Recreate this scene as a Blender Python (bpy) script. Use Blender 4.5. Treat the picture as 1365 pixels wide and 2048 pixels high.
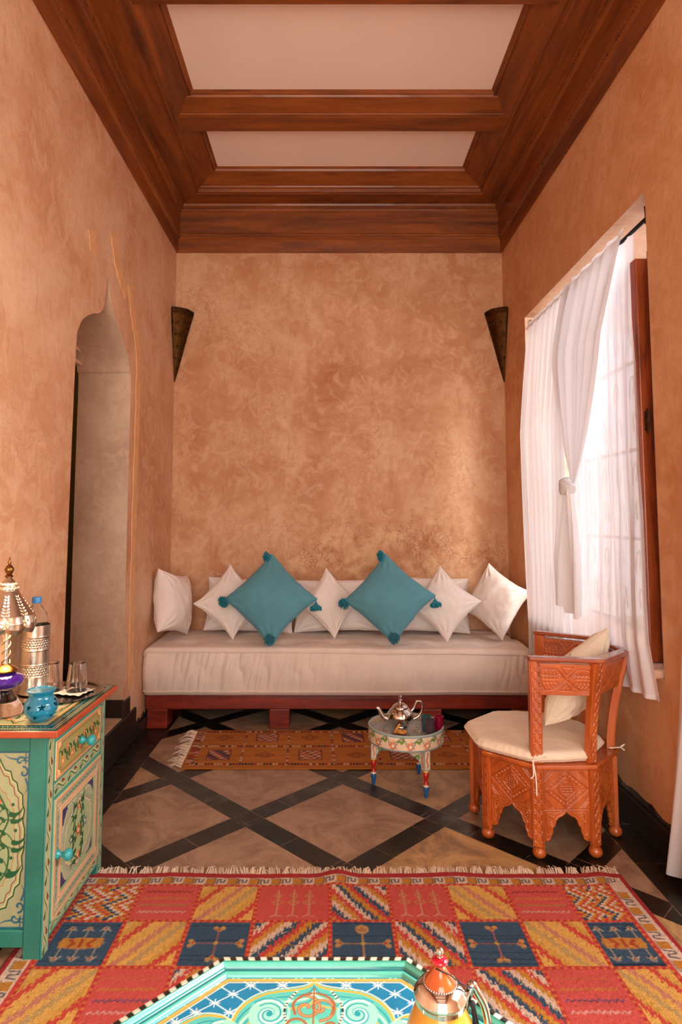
import bpy, bmesh, math, random
import numpy as np
from mathutils import Vector, Matrix, Euler
from mathutils.geometry import tessellate_polygon
random.seed(7); RNG = np.random.default_rng(11)
S = bpy.context.scene; COL = S.collection
for _o in list(bpy.data.objects): bpy.data.objects.remove(_o)
PI = math.pi
# ---------------------------------------------------------------- camera
cam_d = bpy.data.cameras.new('camera'); cam = bpy.data.objects.new('camera', cam_d); COL.objects.link(cam)
cam.location = (0, 0, 1.27); cam.rotation_euler = (math.radians(90 + 4.4), 0, 0)
cam_d.sensor_width = 36; cam_d.lens = 1239 * 36 / 2048
cam_d.shift_x = (682.5 - 658) / 2048; cam_d.shift_y = (944 - 1024) / 2048
cam_d.clip_start = 0.05
S.camera = cam
# ---------------------------------------------------------------- light
S.view_settings.view_transform = 'Standard'; S.view_settings.look = 'None'
S.view_settings.gamma = 1; S.view_settings.use_curve_mapping = False
S.view_settings.exposure = 0.62
S.cycles.max_bounces = 10; S.cycles.diffuse_bounces = 5; S.cycles.transparent_max_bounces = 12
S.cycles.transmission_bounces = 8; S.cycles.sample_clamp_indirect = 6
S.cycles.caustics_reflective = False; S.cycles.caustics_refractive = False
W = bpy.data.worlds.new('sky'); S.world = W; W.use_nodes = True
_b = W.node_tree.nodes['Background']; _b.inputs[0].default_value = (0.80, 0.90, 1.0, 1); _b.inputs[1].default_value = 1.5
def area(name, loc, to, sx, sy, power, col):
    l = bpy.data.lights.new(name, 'AREA'); l.shape = 'RECTANGLE'; l.size = sx; l.size_y = sy; l.energy = power; l.color = col
    o = bpy.data.objects.new(name, l); COL.objects.link(o); o.location = loc; o.rotation_euler = (Vector(to) - Vector(loc)).to_track_quat("-Z", "Y").to_euler(); return o
def point(name, loc, power, col, r=.02):
    l = bpy.data.lights.new(name, 'POINT'); l.energy = power; l.color = col; l.shadow_soft_size = r
    o = bpy.data.objects.new(name, l); COL.objects.link(o); o.location = loc; return o
# added warm fill from behind the camera, then daylight at the window and the side door
area('fill_behind_camera', (0.1, -2.0, 1.7), (0.1, 2, 2.1), 2.0, 2.6, 78, (1.0, .87, .73))
area('daylight_window', (3.5, 3.2, 2.9), (1.2, 3.2, 1.2), 2.2, 2.0, 62, (.72, .83, 1.0))
area('daylight_side_door', (2.6, 1.2, 2.6), (0.3, 1.3, .1), 1.6, 1.8, 265, (1.0, .95, .88))

# ---------------------------------------------------------------- helpers
def lin(c):
    if isinstance(c, str):
        c = c.lstrip('#'); c = tuple(int(c[i:i+2], 16) / 255 for i in (0, 2, 4))
    return tuple((v / 12.92 if v <= .04045 else ((v + .055) / 1.055) ** 2.4) for v in c)
def link(me, name, m=None, parent=None, smooth=True):
    o = bpy.data.objects.new(name, me); COL.objects.link(o)
    if m is not None:
        for mm in (m if isinstance(m, (list, tuple)) else [m]): me.materials.append(mm)
    if parent: o.parent = parent
    if smooth:
        me.polygons.foreach_set('use_smooth', [True] * len(me.polygons))
    me.update(); return o
def tag(o, label=None, cat=None, group=None, kind=None):
    if label: o['label'] = label
    if cat: o['category'] = cat
    if group: o['group'] = group
    if kind: o['kind'] = kind
    return o
def thing(name, label, cat, loc=(0, 0, 0), rz=0, group=None):
    o = bpy.data.objects.new(name, None); COL.objects.link(o); o.location = loc; o.rotation_euler = (0, 0, rz)
    o.empty_display_size = .1
    return tag(o, label, cat, group)
def struct(o): o['kind'] = 'structure'; return o
class MB:
    def __init__(s): s.v = []; s.f = []; s.mi = []; s.sm = []
    def add(s, vs, fs, mi=0, M=None, sm=True):
        n = len(s.v)
        for v in vs:
            v = Vector(v)
            if M is not None: v = M @ v
            s.v.append(tuple(v))
        for f in fs: s.f.append(tuple(i + n for i in f)); s.mi.append(mi); s.sm.append(sm)
        return s
    def box(s, c, d, M=None, mi=0):
        x, y, z = c; a, b, e = d[0] / 2, d[1] / 2, d[2] / 2
        vs = [(x + i * a, y + j * b, z + k * e) for i in (-1, 1) for j in (-1, 1) for k in (-1, 1)]
        fs = [(0, 1, 3, 2), (4, 6, 7, 5), (0, 4, 5, 1), (2, 3, 7, 6), (0, 2, 6, 4), (1, 5, 7, 3)]
        return s.add(vs, fs, mi, M, False)
    def bb(s, a, b, mi=0, M=None):
        return s.box([(a[i] + b[i]) / 2 for i in range(3)], [abs(b[i] - a[i]) for i in range(3)], M, mi)
    def lathe(s, prof, n=32, M=None, mi=0, fx=None):
        vs = []; fs = []
        for (r, z) in prof:
            for k in range(n):
                a = 2 * PI * k / n; rr = r if fx is None else fx(r, z, a)
                vs.append((rr * math.cos(a), rr * math.sin(a), z))
        for i in range(len(prof) - 1):
            for k in range(n):
                a = i * n + k; b = i * n + (k + 1) % n
                fs.append((a, b, b + n, a + n))
        shut = prof[0] == prof[-1]
        if prof[0][0] > 1e-5 and not shut: fs.append(tuple(range(n - 1, -1, -1)))
        if prof[-1][0] > 1e-5 and not shut: fs.append(tuple(range((len(prof) - 1) * n, len(prof) * n)))
        return s.add(vs, fs, mi, M)
    def tube(s, pts, r, n=8, M=None, mi=0, closed=False, cap=True):
        pts = [Vector(p) for p in pts]; N = len(pts)
        if N < 2: return s
        rs = r if isinstance(r, (list, tuple)) else [r] * N
        vs = []; fs = []; up = None
        for i, p in enumerate(pts):
            if closed: t = pts[(i + 1) % N] - pts[i - 1]
            else: t = pts[min(i + 1, N - 1)] - pts[max(i - 1, 0)]
            if t.length < 1e-9: t = Vector((0, 0, 1))
            t.normalize()
            if up is None:
                up = Vector((0, 0, 1)) if abs(t.z) < .9 else Vector((1, 0, 0))
            up = up - t * up.dot(t)
            if up.length < 1e-6: up = t.orthogonal()
            up.normalize(); sd = t.cross(up)
            for k in range(n):
                a = 2 * PI * k / n
                vs.append(p + (up * math.cos(a) + sd * math.sin(a)) * rs[i])
        m = N if closed else N - 1
        for i in range(m):
            for k in range(n):
                a = i * n + k; b = i * n + (k + 1) % n; c = ((i + 1) % N) * n
                fs.append((a, b, c + (k + 1) % n, c + k))
        if cap and not closed:
            fs.append(tuple(range(n - 1, -1, -1))); fs.append(tuple(range((N - 1) * n, N * n)))
        return s.add(vs, fs, mi, M)
    def sphere(s, c, r, n=16, sc=(1, 1, 1), mi=0, M=None):
        T = Matrix.Translation(c) @ Matrix.Diagonal((sc[0], sc[1], sc[2], 1))
        if M is not None: T = M @ T
        return s.lathe([(r * math.sin(PI * i / n), -r * math.cos(PI * i / n)) for i in range(n + 1)], n * 2, T, mi)
    def prism(s, poly, z0, z1, mi=0, M=None):
        n = len(poly)
        vs = [(p[0], p[1], z0) for p in poly] + [(p[0], p[1], z1) for p in poly]
        fs = [tuple(range(n - 1, -1, -1)), tuple(range(n, 2 * n))] + [(i, (i + 1) % n, (i + 1) % n + n, i + n) for i in range(n)]
        return s.add(vs, fs, mi, M, False)
    def build(s, name, m, parent=None, bevel=0, smooth=None, sub=0):
        me = bpy.data.meshes.new(name); me.from_pydata(s.v, [], s.f)
        me.polygons.foreach_set('material_index', s.mi)
        sm = s.sm if smooth is None else [smooth] * len(s.f)
        me.polygons.foreach_set('use_smooth', sm)
        bm = bmesh.new(); bm.from_mesh(me); bmesh.ops.recalc_face_normals(bm, faces=bm.faces); bm.to_mesh(me); bm.free()
        o = link(me, name, m, parent, False)
        if smooth is None and any(sm): me.set_sharp_from_angle(angle=math.radians(48))
        if bevel:
            b = o.modifiers.new('bevel', 'BEVEL'); b.width = bevel; b.segments = 2; b.limit_method = 'ANGLE'; b.angle_limit = math.radians(50)
        if sub:
            b = o.modifiers.new('sub', 'SUBSURF'); b.levels = sub; b.render_levels = sub
        return o
def catmull(pts, n=8, closed=False):
    P = [np.array(p, float) for p in pts]; out = []; N = len(P)
    rng = range(N) if closed else range(N - 1)
    for i in rng:
        if closed: p0, p1, p2, p3 = P[i - 1], P[i], P[(i + 1) % N], P[(i + 2) % N]
        else: p0, p1, p2, p3 = P[max(i - 1, 0)], P[i], P[i + 1], P[min(i + 2, N - 1)]
        for k in range(n):
            t = k / n
            out.append(.5 * ((2 * p1) + (-p0 + p2) * t + (2 * p0 - 5 * p1 + 4 * p2 - p3) * t * t + (-p0 + 3 * p1 - 3 * p2 + p3) * t ** 3))
    if not closed: out.append(P[-1])
    return out
def vnoise(x, y, seed=0):
    x = np.asarray(x, float) + 100.3; y = np.asarray(y, float) + 77.7
    xi = np.floor(x).astype(np.int64); yi = np.floor(y).astype(np.int64); xf = x - xi; yf = y - yi
    xf = xf * xf * (3 - 2 * xf); yf = yf * yf * (3 - 2 * yf)
    def h(a, b):
        n = (a * 374761393 + b * 668265263 + seed * 974711) & 0x7fffffff
        n = ((n ^ (n >> 13)) * 1274126177) & 0x7fffffff
        return ((n ^ (n >> 16)) & 0xffff) / 65535.0
    return (h(xi, yi) * (1 - xf) + h(xi + 1, yi) * xf) * (1 - yf) + (h(xi, yi + 1) * (1 - xf) + h(xi + 1, yi + 1) * xf) * yf
def fbm(x, y, seed=0, o=3):
    r = 0; a = .5
    for i in range(o): r = r + a * (vnoise(x * 2 ** i, y * 2 ** i, seed + i) - .5) * 2; a *= .5
    return r
# a painted canvas: u to the right, v up, in metres; becomes per-vertex paint on a dense grid mesh
class Canvas:
    def __init__(s, x0, x1, y0, y1, res, base='#808080', ch=3):
        s.x0, s.x1, s.y0, s.y1 = x0, x1, y0, y1
        s.nx = max(2, int(round((x1 - x0) / res)) + 1); s.ny = max(2, int(round((y1 - y0) / res)) + 1)
        s.xs = np.linspace(x0, x1, s.nx); s.ys = np.linspace(y0, y1, s.ny); s.res = res
        s.X, s.Y = np.meshgrid(s.xs, s.ys)
        s.a = np.zeros((s.ny, s.nx, ch)); s.ch = ch
        s.a[:] = s.c(base)
    def c(s, c):
        if s.ch == 1: return np.array([c if not isinstance(c, str) else 0.0])
        return np.array(lin(c))
    def win(s, x0, x1, y0, y1):
        i0 = max(0, int(np.searchsorted(s.xs, x0)) - 1); i1 = min(s.nx, int(np.searchsorted(s.xs, x1)) + 1)
        j0 = max(0, int(np.searchsorted(s.ys, y0)) - 1); j1 = min(s.ny, int(np.searchsorted(s.ys, y1)) + 1)
        return slice(j0, j1), slice(i0, i1)
    def put(s, sl, m, col):
        if m.size == 0: return
        m = np.clip(m, 0, 1)[..., None]
        s.a[sl] = s.a[sl] * (1 - m) + s.c(col) * m
    def mask(s, m, col): s.put((slice(None), slice(None)), m.astype(float), col)
    def rect(s, x0, x1, y0, y1, col):
        sl = s.win(x0, x1, y0, y1); X, Y = s.X[sl], s.Y[sl]
        s.put(sl, ((X >= x0) & (X <= x1) & (Y >= y0) & (Y <= y1)).astype(float), col)
    def circle(s, x, y, r, col, ry=None, w=None):
        ry = ry or r; sl = s.win(x - r - .003, x + r + .003, y - ry - .003, y + ry + .003); X, Y = s.X[sl], s.Y[sl]
        d = np.sqrt(((X - x) / r) ** 2 + ((Y - y) / ry) ** 2) * min(r, ry)
        m = (min(r, ry) - d) / s.res + .5
        if w: m = (w / 2 - np.abs(d - min(r, ry))) / s.res + .5
        s.put(sl, m, col)
    def stroke(s, pts, w, col, closed=False, taper=False):
        pts = [np.array(p[:2], float) for p in pts]
        if closed: pts = pts + [pts[0]]
        P = np.array(pts); pad = w + .003
        sl = s.win(P[:, 0].min() - pad, P[:, 0].max() + pad, P[:, 1].min() - pad, P[:, 1].max() + pad)
        X, Y = s.X[sl], s.Y[sl]
        if X.size == 0: return
        best = np.full(X.shape, -9.0); N = len(pts) - 1
        for i in range(N):
            a, b = P[i], P[i + 1]; d = b - a; L = d @ d
            t = np.clip(((X - a[0]) * d[0] + (Y - a[1]) * d[1]) / (L + 1e-12), 0, 1)
            q = np.hypot(X - a[0] - t * d[0], Y - a[1] - t * d[1])
            ww = w / 2 if not taper else w / 2 * (1 - (i + t) / N * .9)
            best = np.maximum(best, (ww - q) / s.res + .5)
        s.put(sl, best, col)
    def poly(s, pts, col):
        P = np.array([p[:2] for p in pts], float)
        sl = s.win(P[:, 0].min(), P[:, 0].max(), P[:, 1].min(), P[:, 1].max()); X, Y = s.X[sl], s.Y[sl]
        s.put(sl, inside(P, X, Y).astype(float), col)
def inside(P, X, Y):
    r = np.zeros(X.shape, bool); n = len(P)
    for i in range(n):
        x1, y1 = P[i]; x2, y2 = P[(i + 1) % n]
        if y1 == y2: continue
        c = ((y1 > Y) != (y2 > Y)) & (X < (x2 - x1) * (Y - y1) / (y2 - y1) + x1)
        r ^= c
    return r
def grid_obj(name, P, m, parent=None, col=None, mask=None, smooth=True, thick=None, extra=None):
    """dense sheet from an (ny,nx,3) point array; thick: (ny,nx,3) array of back points -> solid"""
    ny, nx = P.shape[:2]; V = P.reshape(-1, 3)
    idx = np.arange(ny * nx).reshape(ny, nx)
    q = np.stack([idx[:-1, :-1], idx[:-1, 1:], idx[1:, 1:], idx[1:, :-1]], -1)
    fm = np.ones((ny - 1, nx - 1), bool) if mask is None else mask
    F = q[fm].reshape(-1, 4); C = None if col is None else col.reshape(-1, 3)
    if thick is not None:
        off = V.shape[0]; V = np.vstack([V, thick.reshape(-1, 3)])
        Fb = F[:, ::-1] + off
        pad = np.zeros((ny + 1, nx + 1), bool); pad[1:-1, 1:-1] = fm; sides = []
        b = pad[1:-1, 1:-1] & ~pad[1:-1, :-2]; j, i = np.where(b); sides.append(np.stack([idx[j, i], idx[j + 1, i]], 1)[:, ::-1] if False else np.stack([idx[j + 1, i], idx[j, i]], 1))
        b = pad[1:-1, 1:-1] & ~pad[1:-1, 2:]; j, i = np.where(b); sides.append(np.stack([idx[j, i + 1], idx[j + 1, i + 1]], 1))
        b = pad[1:-1, 1:-1] & ~pad[:-2, 1:-1]; j, i = np.where(b); sides.append(np.stack([idx[j, i], idx[j, i + 1]], 1))
        b = pad[1:-1, 1:-1] & ~pad[2:, 1:-1]; j, i = np.where(b); sides.append(np.stack([idx[j + 1, i + 1], idx[j + 1, i]], 1))
        E = np.vstack(sides); Fs = np.stack([E[:, 1], E[:, 0], E[:, 0] + off, E[:, 1] + off], 1)
        F = np.vstack([F, Fb, Fs])
        if C is not None: C = np.vstack([C, C])
    me = bpy.data.meshes.new(name)
    me.vertices.add(len(V)); me.vertices.foreach_set('co', V.astype(np.float32).ravel())
    me.loops.add(F.size); me.loops.foreach_set('vertex_index', F.astype(np.int32).ravel())
    me.polygons.add(len(F)); me.polygons.foreach_set('loop_start', np.arange(0, F.size, 4, dtype=np.int32))
    me.update(calc_edges=True)
    if C is not None:
        at = me.color_attributes.new('Col', 'FLOAT_COLOR', 'POINT')
        at.data.foreach_set('color', np.hstack([C, np.ones((len(C), 1))]).astype(np.float32).ravel())
    o = link(me, name, m, parent, smooth); me.validate(); return o
def plane_pts(cv, origin, ux, uy, n=None, h=None):
    O = np.array(origin, float); U = np.array(ux, float); Vv = np.array(uy, float)
    P = O + cv.X[..., None] * U + cv.Y[..., None] * Vv
    if h is not None: P = P + h[..., None] * np.array(n, float)
    return P
def canvas_slab(name, cv, origin, ux, uy, n, thick, m, parent=None, h=None, mask=None):
    P = plane_pts(cv, origin, ux, uy, n, h if h is not None else np.zeros_like(cv.X))
    B = plane_pts(cv, origin, ux, uy) - np.array(n, float) * thick
    return grid_obj(name, P, m, parent, cv.a, mask, False if h is None else True, B)
# ---------------------------------------------------------------- materials
class NT:
    def __init__(s, name):
        s.m = bpy.data.materials.new(name); s.m.use_nodes = True; s.t = s.m.node_tree; s.t.nodes.clear()
        s.out = s.n('ShaderNodeOutputMaterial'); s.b = s.n('ShaderNodeBsdfPrincipled'); s.l(s.b.outputs[0], s.out.inputs[0])
    def n(s, k, **kw):
        x = s.t.nodes.new(k)
        for a, b in kw.items(): setattr(x, a, b)
        return x
    def l(s, a, b): s.t.links.new(a, b)
    def set(s, node, **kw):
        for k, v in kw.items():
            if isinstance(v, bpy.types.NodeSocket): s.l(v, node.inputs[k])
            else: node.inputs[k].default_value = v
    def coord(s, sc=(1, 1, 1), rot=(0, 0, 0), kind='Object'):
        t = s.n('ShaderNodeTexCoord'); m = s.n('ShaderNodeMapping'); m.inputs['Scale'].default_value = sc; m.inputs['Rotation'].default_value = rot
        s.l(t.outputs[kind], m.inputs[0]); return m.outputs[0]
    def noise(s, v, scale, detail=4, rough=.55, dist=0, out='Fac'):
        x = s.n('ShaderNodeTexNoise'); s.l(v, x.inputs['Vector']); x.inputs['Scale'].default_value = scale; x.inputs['Detail'].default_value = detail
        x.inputs['Roughness'].default_value = rough; x.inputs['Distortion'].default_value = dist; return x.outputs[out]
    def ramp(s, f, stops):
        r = s.n('ShaderNodeValToRGB'); e = r.color_ramp.elements
        while len(e) < len(stops): e.new(.5)
        for i, (p, c) in enumerate(stops): e[i].position = p; e[i].color = (*lin(c), 1) if isinstance(c, str) else ((c, c, c, 1) if not isinstance(c, tuple) else (*c, 1))
        s.l(f, r.inputs[0]); return r.outputs[0]
    def mix(s, f, a, b, mode='MIX'):
        x = s.n('ShaderNodeMix', data_type='RGBA', blend_type=mode)
        for sock, v in ((x.inputs[0], f), (x.inputs[6], a), (x.inputs[7], b)):
            if isinstance(v, bpy.types.NodeSocket): s.l(v, sock)
            elif isinstance(v, str): sock.default_value = (*lin(v), 1)
            else: sock.default_value = v
        return x.outputs[2]
    def math(s, op, a, b=None, c=None):
        x = s.n('ShaderNodeMath', operation=op)
        for i, v in enumerate((a, b, c)):
            if v is None: continue
            if isinstance(v, bpy.types.NodeSocket): s.l(v, x.inputs[i])
            else: x.inputs[i].default_value = v
        return x.outputs[0]
    def bump(s, h, strength=.3, dist=.01):
        x = s.n('ShaderNodeBump'); x.inputs['Strength'].default_value = strength; x.inputs['Distance'].default_value = dist
        s.l(h, x.inputs['Height']); s.l(x.outputs[0], s.b.inputs['Normal']); return x.outputs[0]
def simple(name, col, rough=.5, metal=0, nscale=0, namt=.12, bscale=0, bamt=.2, bdist=.002, **kw):
    N = NT(name); N.b.inputs['Roughness'].default_value = rough; N.b.inputs['Metallic'].default_value = metal
    c = lin(col)
    if nscale:
        v = N.coord(); f = N.noise(v, nscale, 5)
        hi = tuple(min(1, x * (1 + namt)) for x in c); lo = tuple(x * (1 - namt) for x in c)
        N.l(N.ramp(f, [(.3, lo), (.7, hi)]), N.b.inputs['Base Color'])
    else: N.b.inputs['Base Color'].default_value = (*c, 1)
    if bscale:
        v = N.coord(); N.bump(N.noise(v, bscale, 4), bamt, bdist)
    for k, x in kw.items(): N.b.inputs[k.replace('_', ' ')].default_value = x
    return N.m
def painted(name, rough=.4, bscale=300, bamt=.15, bdist=.001, coat=0, var=.10, vscale=30):
    N = NT(name); a = N.n('ShaderNodeAttribute', attribute_name='Col'); v = N.coord()
    f = N.ramp(N.noise(v, vscale, 5), [(.3, 1 - var), (.7, 1 + 0.0)])
    N.l(N.mix(1.0, a.outputs['Color'], f, 'MULTIPLY'), N.b.inputs['Base Color'])
    N.b.inputs['Roughness'].default_value = rough; N.b.inputs['Coat Weight'].default_value = coat
    N.bump(N.noise(v, bscale, 3), bamt, bdist); return N.m
def plaster(name, stops, scale=1.6, crack=.5, seed=0.0, patch=None):
    N = NT(name); v0 = N.coord(); mp = N.n('ShaderNodeMapping'); mp.inputs['Location'].default_value = (seed, seed * 2, seed * 3); N.l(v0, mp.inputs[0]); v = mp.outputs[0]
    big = N.noise(v, scale, 8, .62, .6)
    c = N.ramp(big, stops)
    mid = N.noise(v, scale * 4.5, 8, .68, 1.2)
    c = N.mix(N.ramp(mid, [(.48, 0.0), (.60, .60)]), c, stops[-1][1])
    sv = N.n('ShaderNodeMapping'); sv.inputs['Scale'].default_value = (1, 1, .35); N.l(v, sv.inputs[0])
    c = N.mix(N.ramp(N.noise(sv.outputs[0], scale * 9, 6, .7, .6), [(.54, 0.0), (.68, .5)]), c, stops[0][1])
    fine = N.noise(v, scale * 14, 4, .65)
    c = N.mix(N.ramp(fine, [(.50, 0.0), (.75, .30)]), c, stops[0][1])
    # hairline crackle
    vo = N.n('ShaderNodeTexVoronoi', feature='DISTANCE_TO_EDGE'); wv = N.mix(.12, v, N.noise(v, 9, 3, .5, 0, 'Color')); N.l(wv, vo.inputs['Vector']); vo.inputs['Scale'].default_value = 22
    edge = N.ramp(vo.outputs['Distance'], [(.0, 1.0), (.035, 0.0)])
    msk = N.ramp(N.noise(v, 1.7, 3), [(.50, 0.0), (.62, crack)])
    cr = N.math('MULTIPLY', edge, msk)
    c = N.mix(cr, c, stops[0][1])
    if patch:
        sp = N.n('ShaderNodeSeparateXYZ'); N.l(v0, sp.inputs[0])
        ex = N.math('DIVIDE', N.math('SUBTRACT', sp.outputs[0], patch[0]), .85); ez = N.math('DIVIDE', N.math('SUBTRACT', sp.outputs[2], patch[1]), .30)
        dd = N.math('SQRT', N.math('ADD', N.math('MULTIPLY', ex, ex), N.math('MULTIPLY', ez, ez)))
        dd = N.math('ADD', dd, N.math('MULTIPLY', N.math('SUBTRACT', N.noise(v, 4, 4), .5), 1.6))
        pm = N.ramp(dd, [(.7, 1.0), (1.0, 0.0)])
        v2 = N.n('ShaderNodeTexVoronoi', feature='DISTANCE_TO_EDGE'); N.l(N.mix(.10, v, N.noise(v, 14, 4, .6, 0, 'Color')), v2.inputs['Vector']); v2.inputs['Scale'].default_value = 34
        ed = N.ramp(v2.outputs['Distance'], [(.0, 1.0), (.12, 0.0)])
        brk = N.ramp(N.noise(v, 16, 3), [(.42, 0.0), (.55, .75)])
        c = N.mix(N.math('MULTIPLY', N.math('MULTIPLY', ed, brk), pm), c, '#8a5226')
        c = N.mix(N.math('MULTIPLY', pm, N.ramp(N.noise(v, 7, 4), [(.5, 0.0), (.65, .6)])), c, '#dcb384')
    N.l(c, N.b.inputs['Base Color'])
    rr = N.ramp(fine, [(.3, .50), (.7, .68)]); N.l(rr, N.b.inputs['Roughness'])
    h = N.math('ADD', N.math('MULTIPLY', mid, .6), N.math('MULTIPLY', fine, .25)); h = N.math('SUBTRACT', h, N.math('MULTIPLY', cr, .35))
    h = N.math('ADD', h, N.math('MULTIPLY', big, 1.2))
    N.bump(h, .35, .02); return N
def wood(name, dark, mid, light, axis='x', scale=1.0, rough=.45, knots=True, coat=.15):
    N = NT(name); k = {'x': (.12, 1, 1), 'y': (1, .12, 1), 'z': (1, 1, .12)}[axis]
    v = N.coord(tuple(q * scale for q in k))
    a = N.noise(v, 7, 6, .6, 1.2); b = N.noise(v, 45, 4, .6, .4)
    f = N.math('ADD', N.math('MULTIPLY', a, .72), N.math('MULTIPLY', b, .28))
    c = N.ramp(f, [(.34, dark), (.5, mid), (.66, light)])
    if knots:
        kv = N.coord({'x': (.45, 1.3, 1.3), 'y': (1.3, .45, 1.3), 'z': (1.3, 1.3, .45)}[axis]); vo = N.n('ShaderNodeTexVoronoi'); N.l(kv, vo.inputs['Vector']); vo.inputs['Scale'].default_value = 3.2 * scale
        kn = N.ramp(vo.outputs['Distance'], [(.045, .75), (.10, 0.0)])
        sp = N.ramp(N.noise(N.coord(), 1.1, 1), [(.5, 0.0), (.52, 1.0)])
        c = N.mix(N.math('MULTIPLY', kn, sp), c, dark)
    N.l(c, N.b.inputs['Base Color']); N.b.inputs['Roughness'].default_value = rough; N.b.inputs['Coat Weight'].default_value = coat
    N.bump(f, .25, .002); return N.m
def fabric(name, col, trans=0, weave=900, rough=.9, var=.06):
    N = NT(name); v = N.coord(); c = lin(col)
    f = N.noise(v, 6, 4); hi = tuple(min(1, x * (1 + var)) for x in c); lo = tuple(x * (1 - var) for x in c)
    N.l(N.ramp(f, [(.3, lo), (.7, hi)]), N.b.inputs['Base Color']); N.b.inputs['Roughness'].default_value = rough
    N.b.inputs['Sheen Weight'].default_value = .15
    N.bump(N.math('ADD', N.noise(v, weave, 2), N.math('MULTIPLY', N.noise(v, 25, 3), 1.5)), .25, .0015); return N.m
def glass(name, col=(1, 1, 1), rough=.02, thin=.0):
    N = NT(name); N.b.inputs['Base Color'].default_value = (*col, 1); N.b.inputs['Transmission Weight'].default_value = 1
    N.b.inputs['Roughness'].default_value = rough; N.b.inputs['IOR'].default_value = 1.45; return N.m
M = {}
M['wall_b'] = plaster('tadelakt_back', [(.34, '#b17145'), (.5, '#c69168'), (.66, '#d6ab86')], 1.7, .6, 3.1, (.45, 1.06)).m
M['wall_l'] = plaster('tadelakt_left', [(.34, '#c08a64'), (.5, '#d0a07c'), (.66, '#dfba9a')], 1.9, .55, 8.2).m
M['wall_r'] = plaster('tadelakt_right', [(.34, '#c68a5a'), (.5, '#d29c6e'), (.66, '#dfb188')], 1.3, .15, 5.7).m
M['reveal'] = plaster('pale_plaster', [(.30, '#cfa285'), (.5, '#dbb49a'), (.70, '#e6c6b0')], 2, .1, 1.3).m
M['band'] = simple('plaster_band', '#e0ae7c', .6, nscale=20, bscale=60)
M['ceil'] = simple('ceiling_white', '#efdccf', .85, nscale=1.5, namt=.04)
M['cwx'] = wood('ceiling_cedar_cross', '#54260a', '#80400f', '#9c541a', 'x', 1.0)
M['cwy'] = wood('ceiling_cedar_long', '#50230a', '#7a3c0e', '#944e18', 'y', 1.0)
M['black'] = simple('black_stone', '#231d19', .38, nscale=9, namt=.5, bscale=25, bamt=.3, bdist=.003)
M['linen'] = fabric('linen', '#e0d0c4')
M['white'] = fabric('white_cotton', '#eae0da')
M['teal'] = fabric('teal_cotton', '#5490a0', var=.10)
M['tassel'] = fabric('teal_wool', '#0b8296', weave=500)
M['redwood'] = wood('red_stained_pine', '#4f1206', '#7d2410', '#9a3a1c', 'x', 1.2, .4, False, .3)
M['carved'] = wood('carved_cedar', '#8a3a10', '#b0541f', '#c4682e', 'z', 1.6, .35, False, .35)
M['carvedx'] = wood('carved_cedar_rail', '#8a3a10', '#b0541f', '#c4682e', 'x', 1.6, .3, False, .4)
M['silver'] = simple('polished_silver', '#cfc8c2', .12, 1, bscale=30, bamt=.05)
M['tin'] = simple('brushed_tin', '#b9ad9f', .28, 1, nscale=40, namt=.15, bscale=120, bamt=.25)
M['brass'] = simple('old_brass', '#523418', .42, 1, nscale=30, namt=.4, bscale=160, bamt=.9, bdist=.004)
M['iron'] = simple('black_iron', '#161010', .5, .6)
M['blackstud'] = simple('dark_glass_stud', '#120a08', .2)
M['paint'] = painted('hand_paint', .42, 200, .15, .001, .2)
M['gloss'] = painted('lacquer_paint', .22, 120, .12, .001, .4, .06)
M['wool'] = painted('woven_wool', .95, 320, 1.0, .008, 0, .20, 190)
M['turq'] = simple('turquoise_paint', '#2c7769', .45, nscale=12, namt=.2, bscale=60, bamt=.15)
M['turqx'] = simple('turquoise_enamel', '#2f9aa0', .3)
M['potblue'] = simple('blue_glaze', '#0a7798', .12, nscale=25, namt=.12, Coat_Weight=.6)
M['string'] = fabric('cream_string', '#e6dccb')
M['fringe'] = fabric('fringe_wool', '#d8c2ac')
M['glass'] = glass('clear_glass', (1, 1, 1))
M['floor_dummy'] = None
# ---------------------------------------------------------------- structure
XL, XR, YB, YF, ZC = -1.13, 1.285, 4.46, -2.2, 3.72
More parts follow.
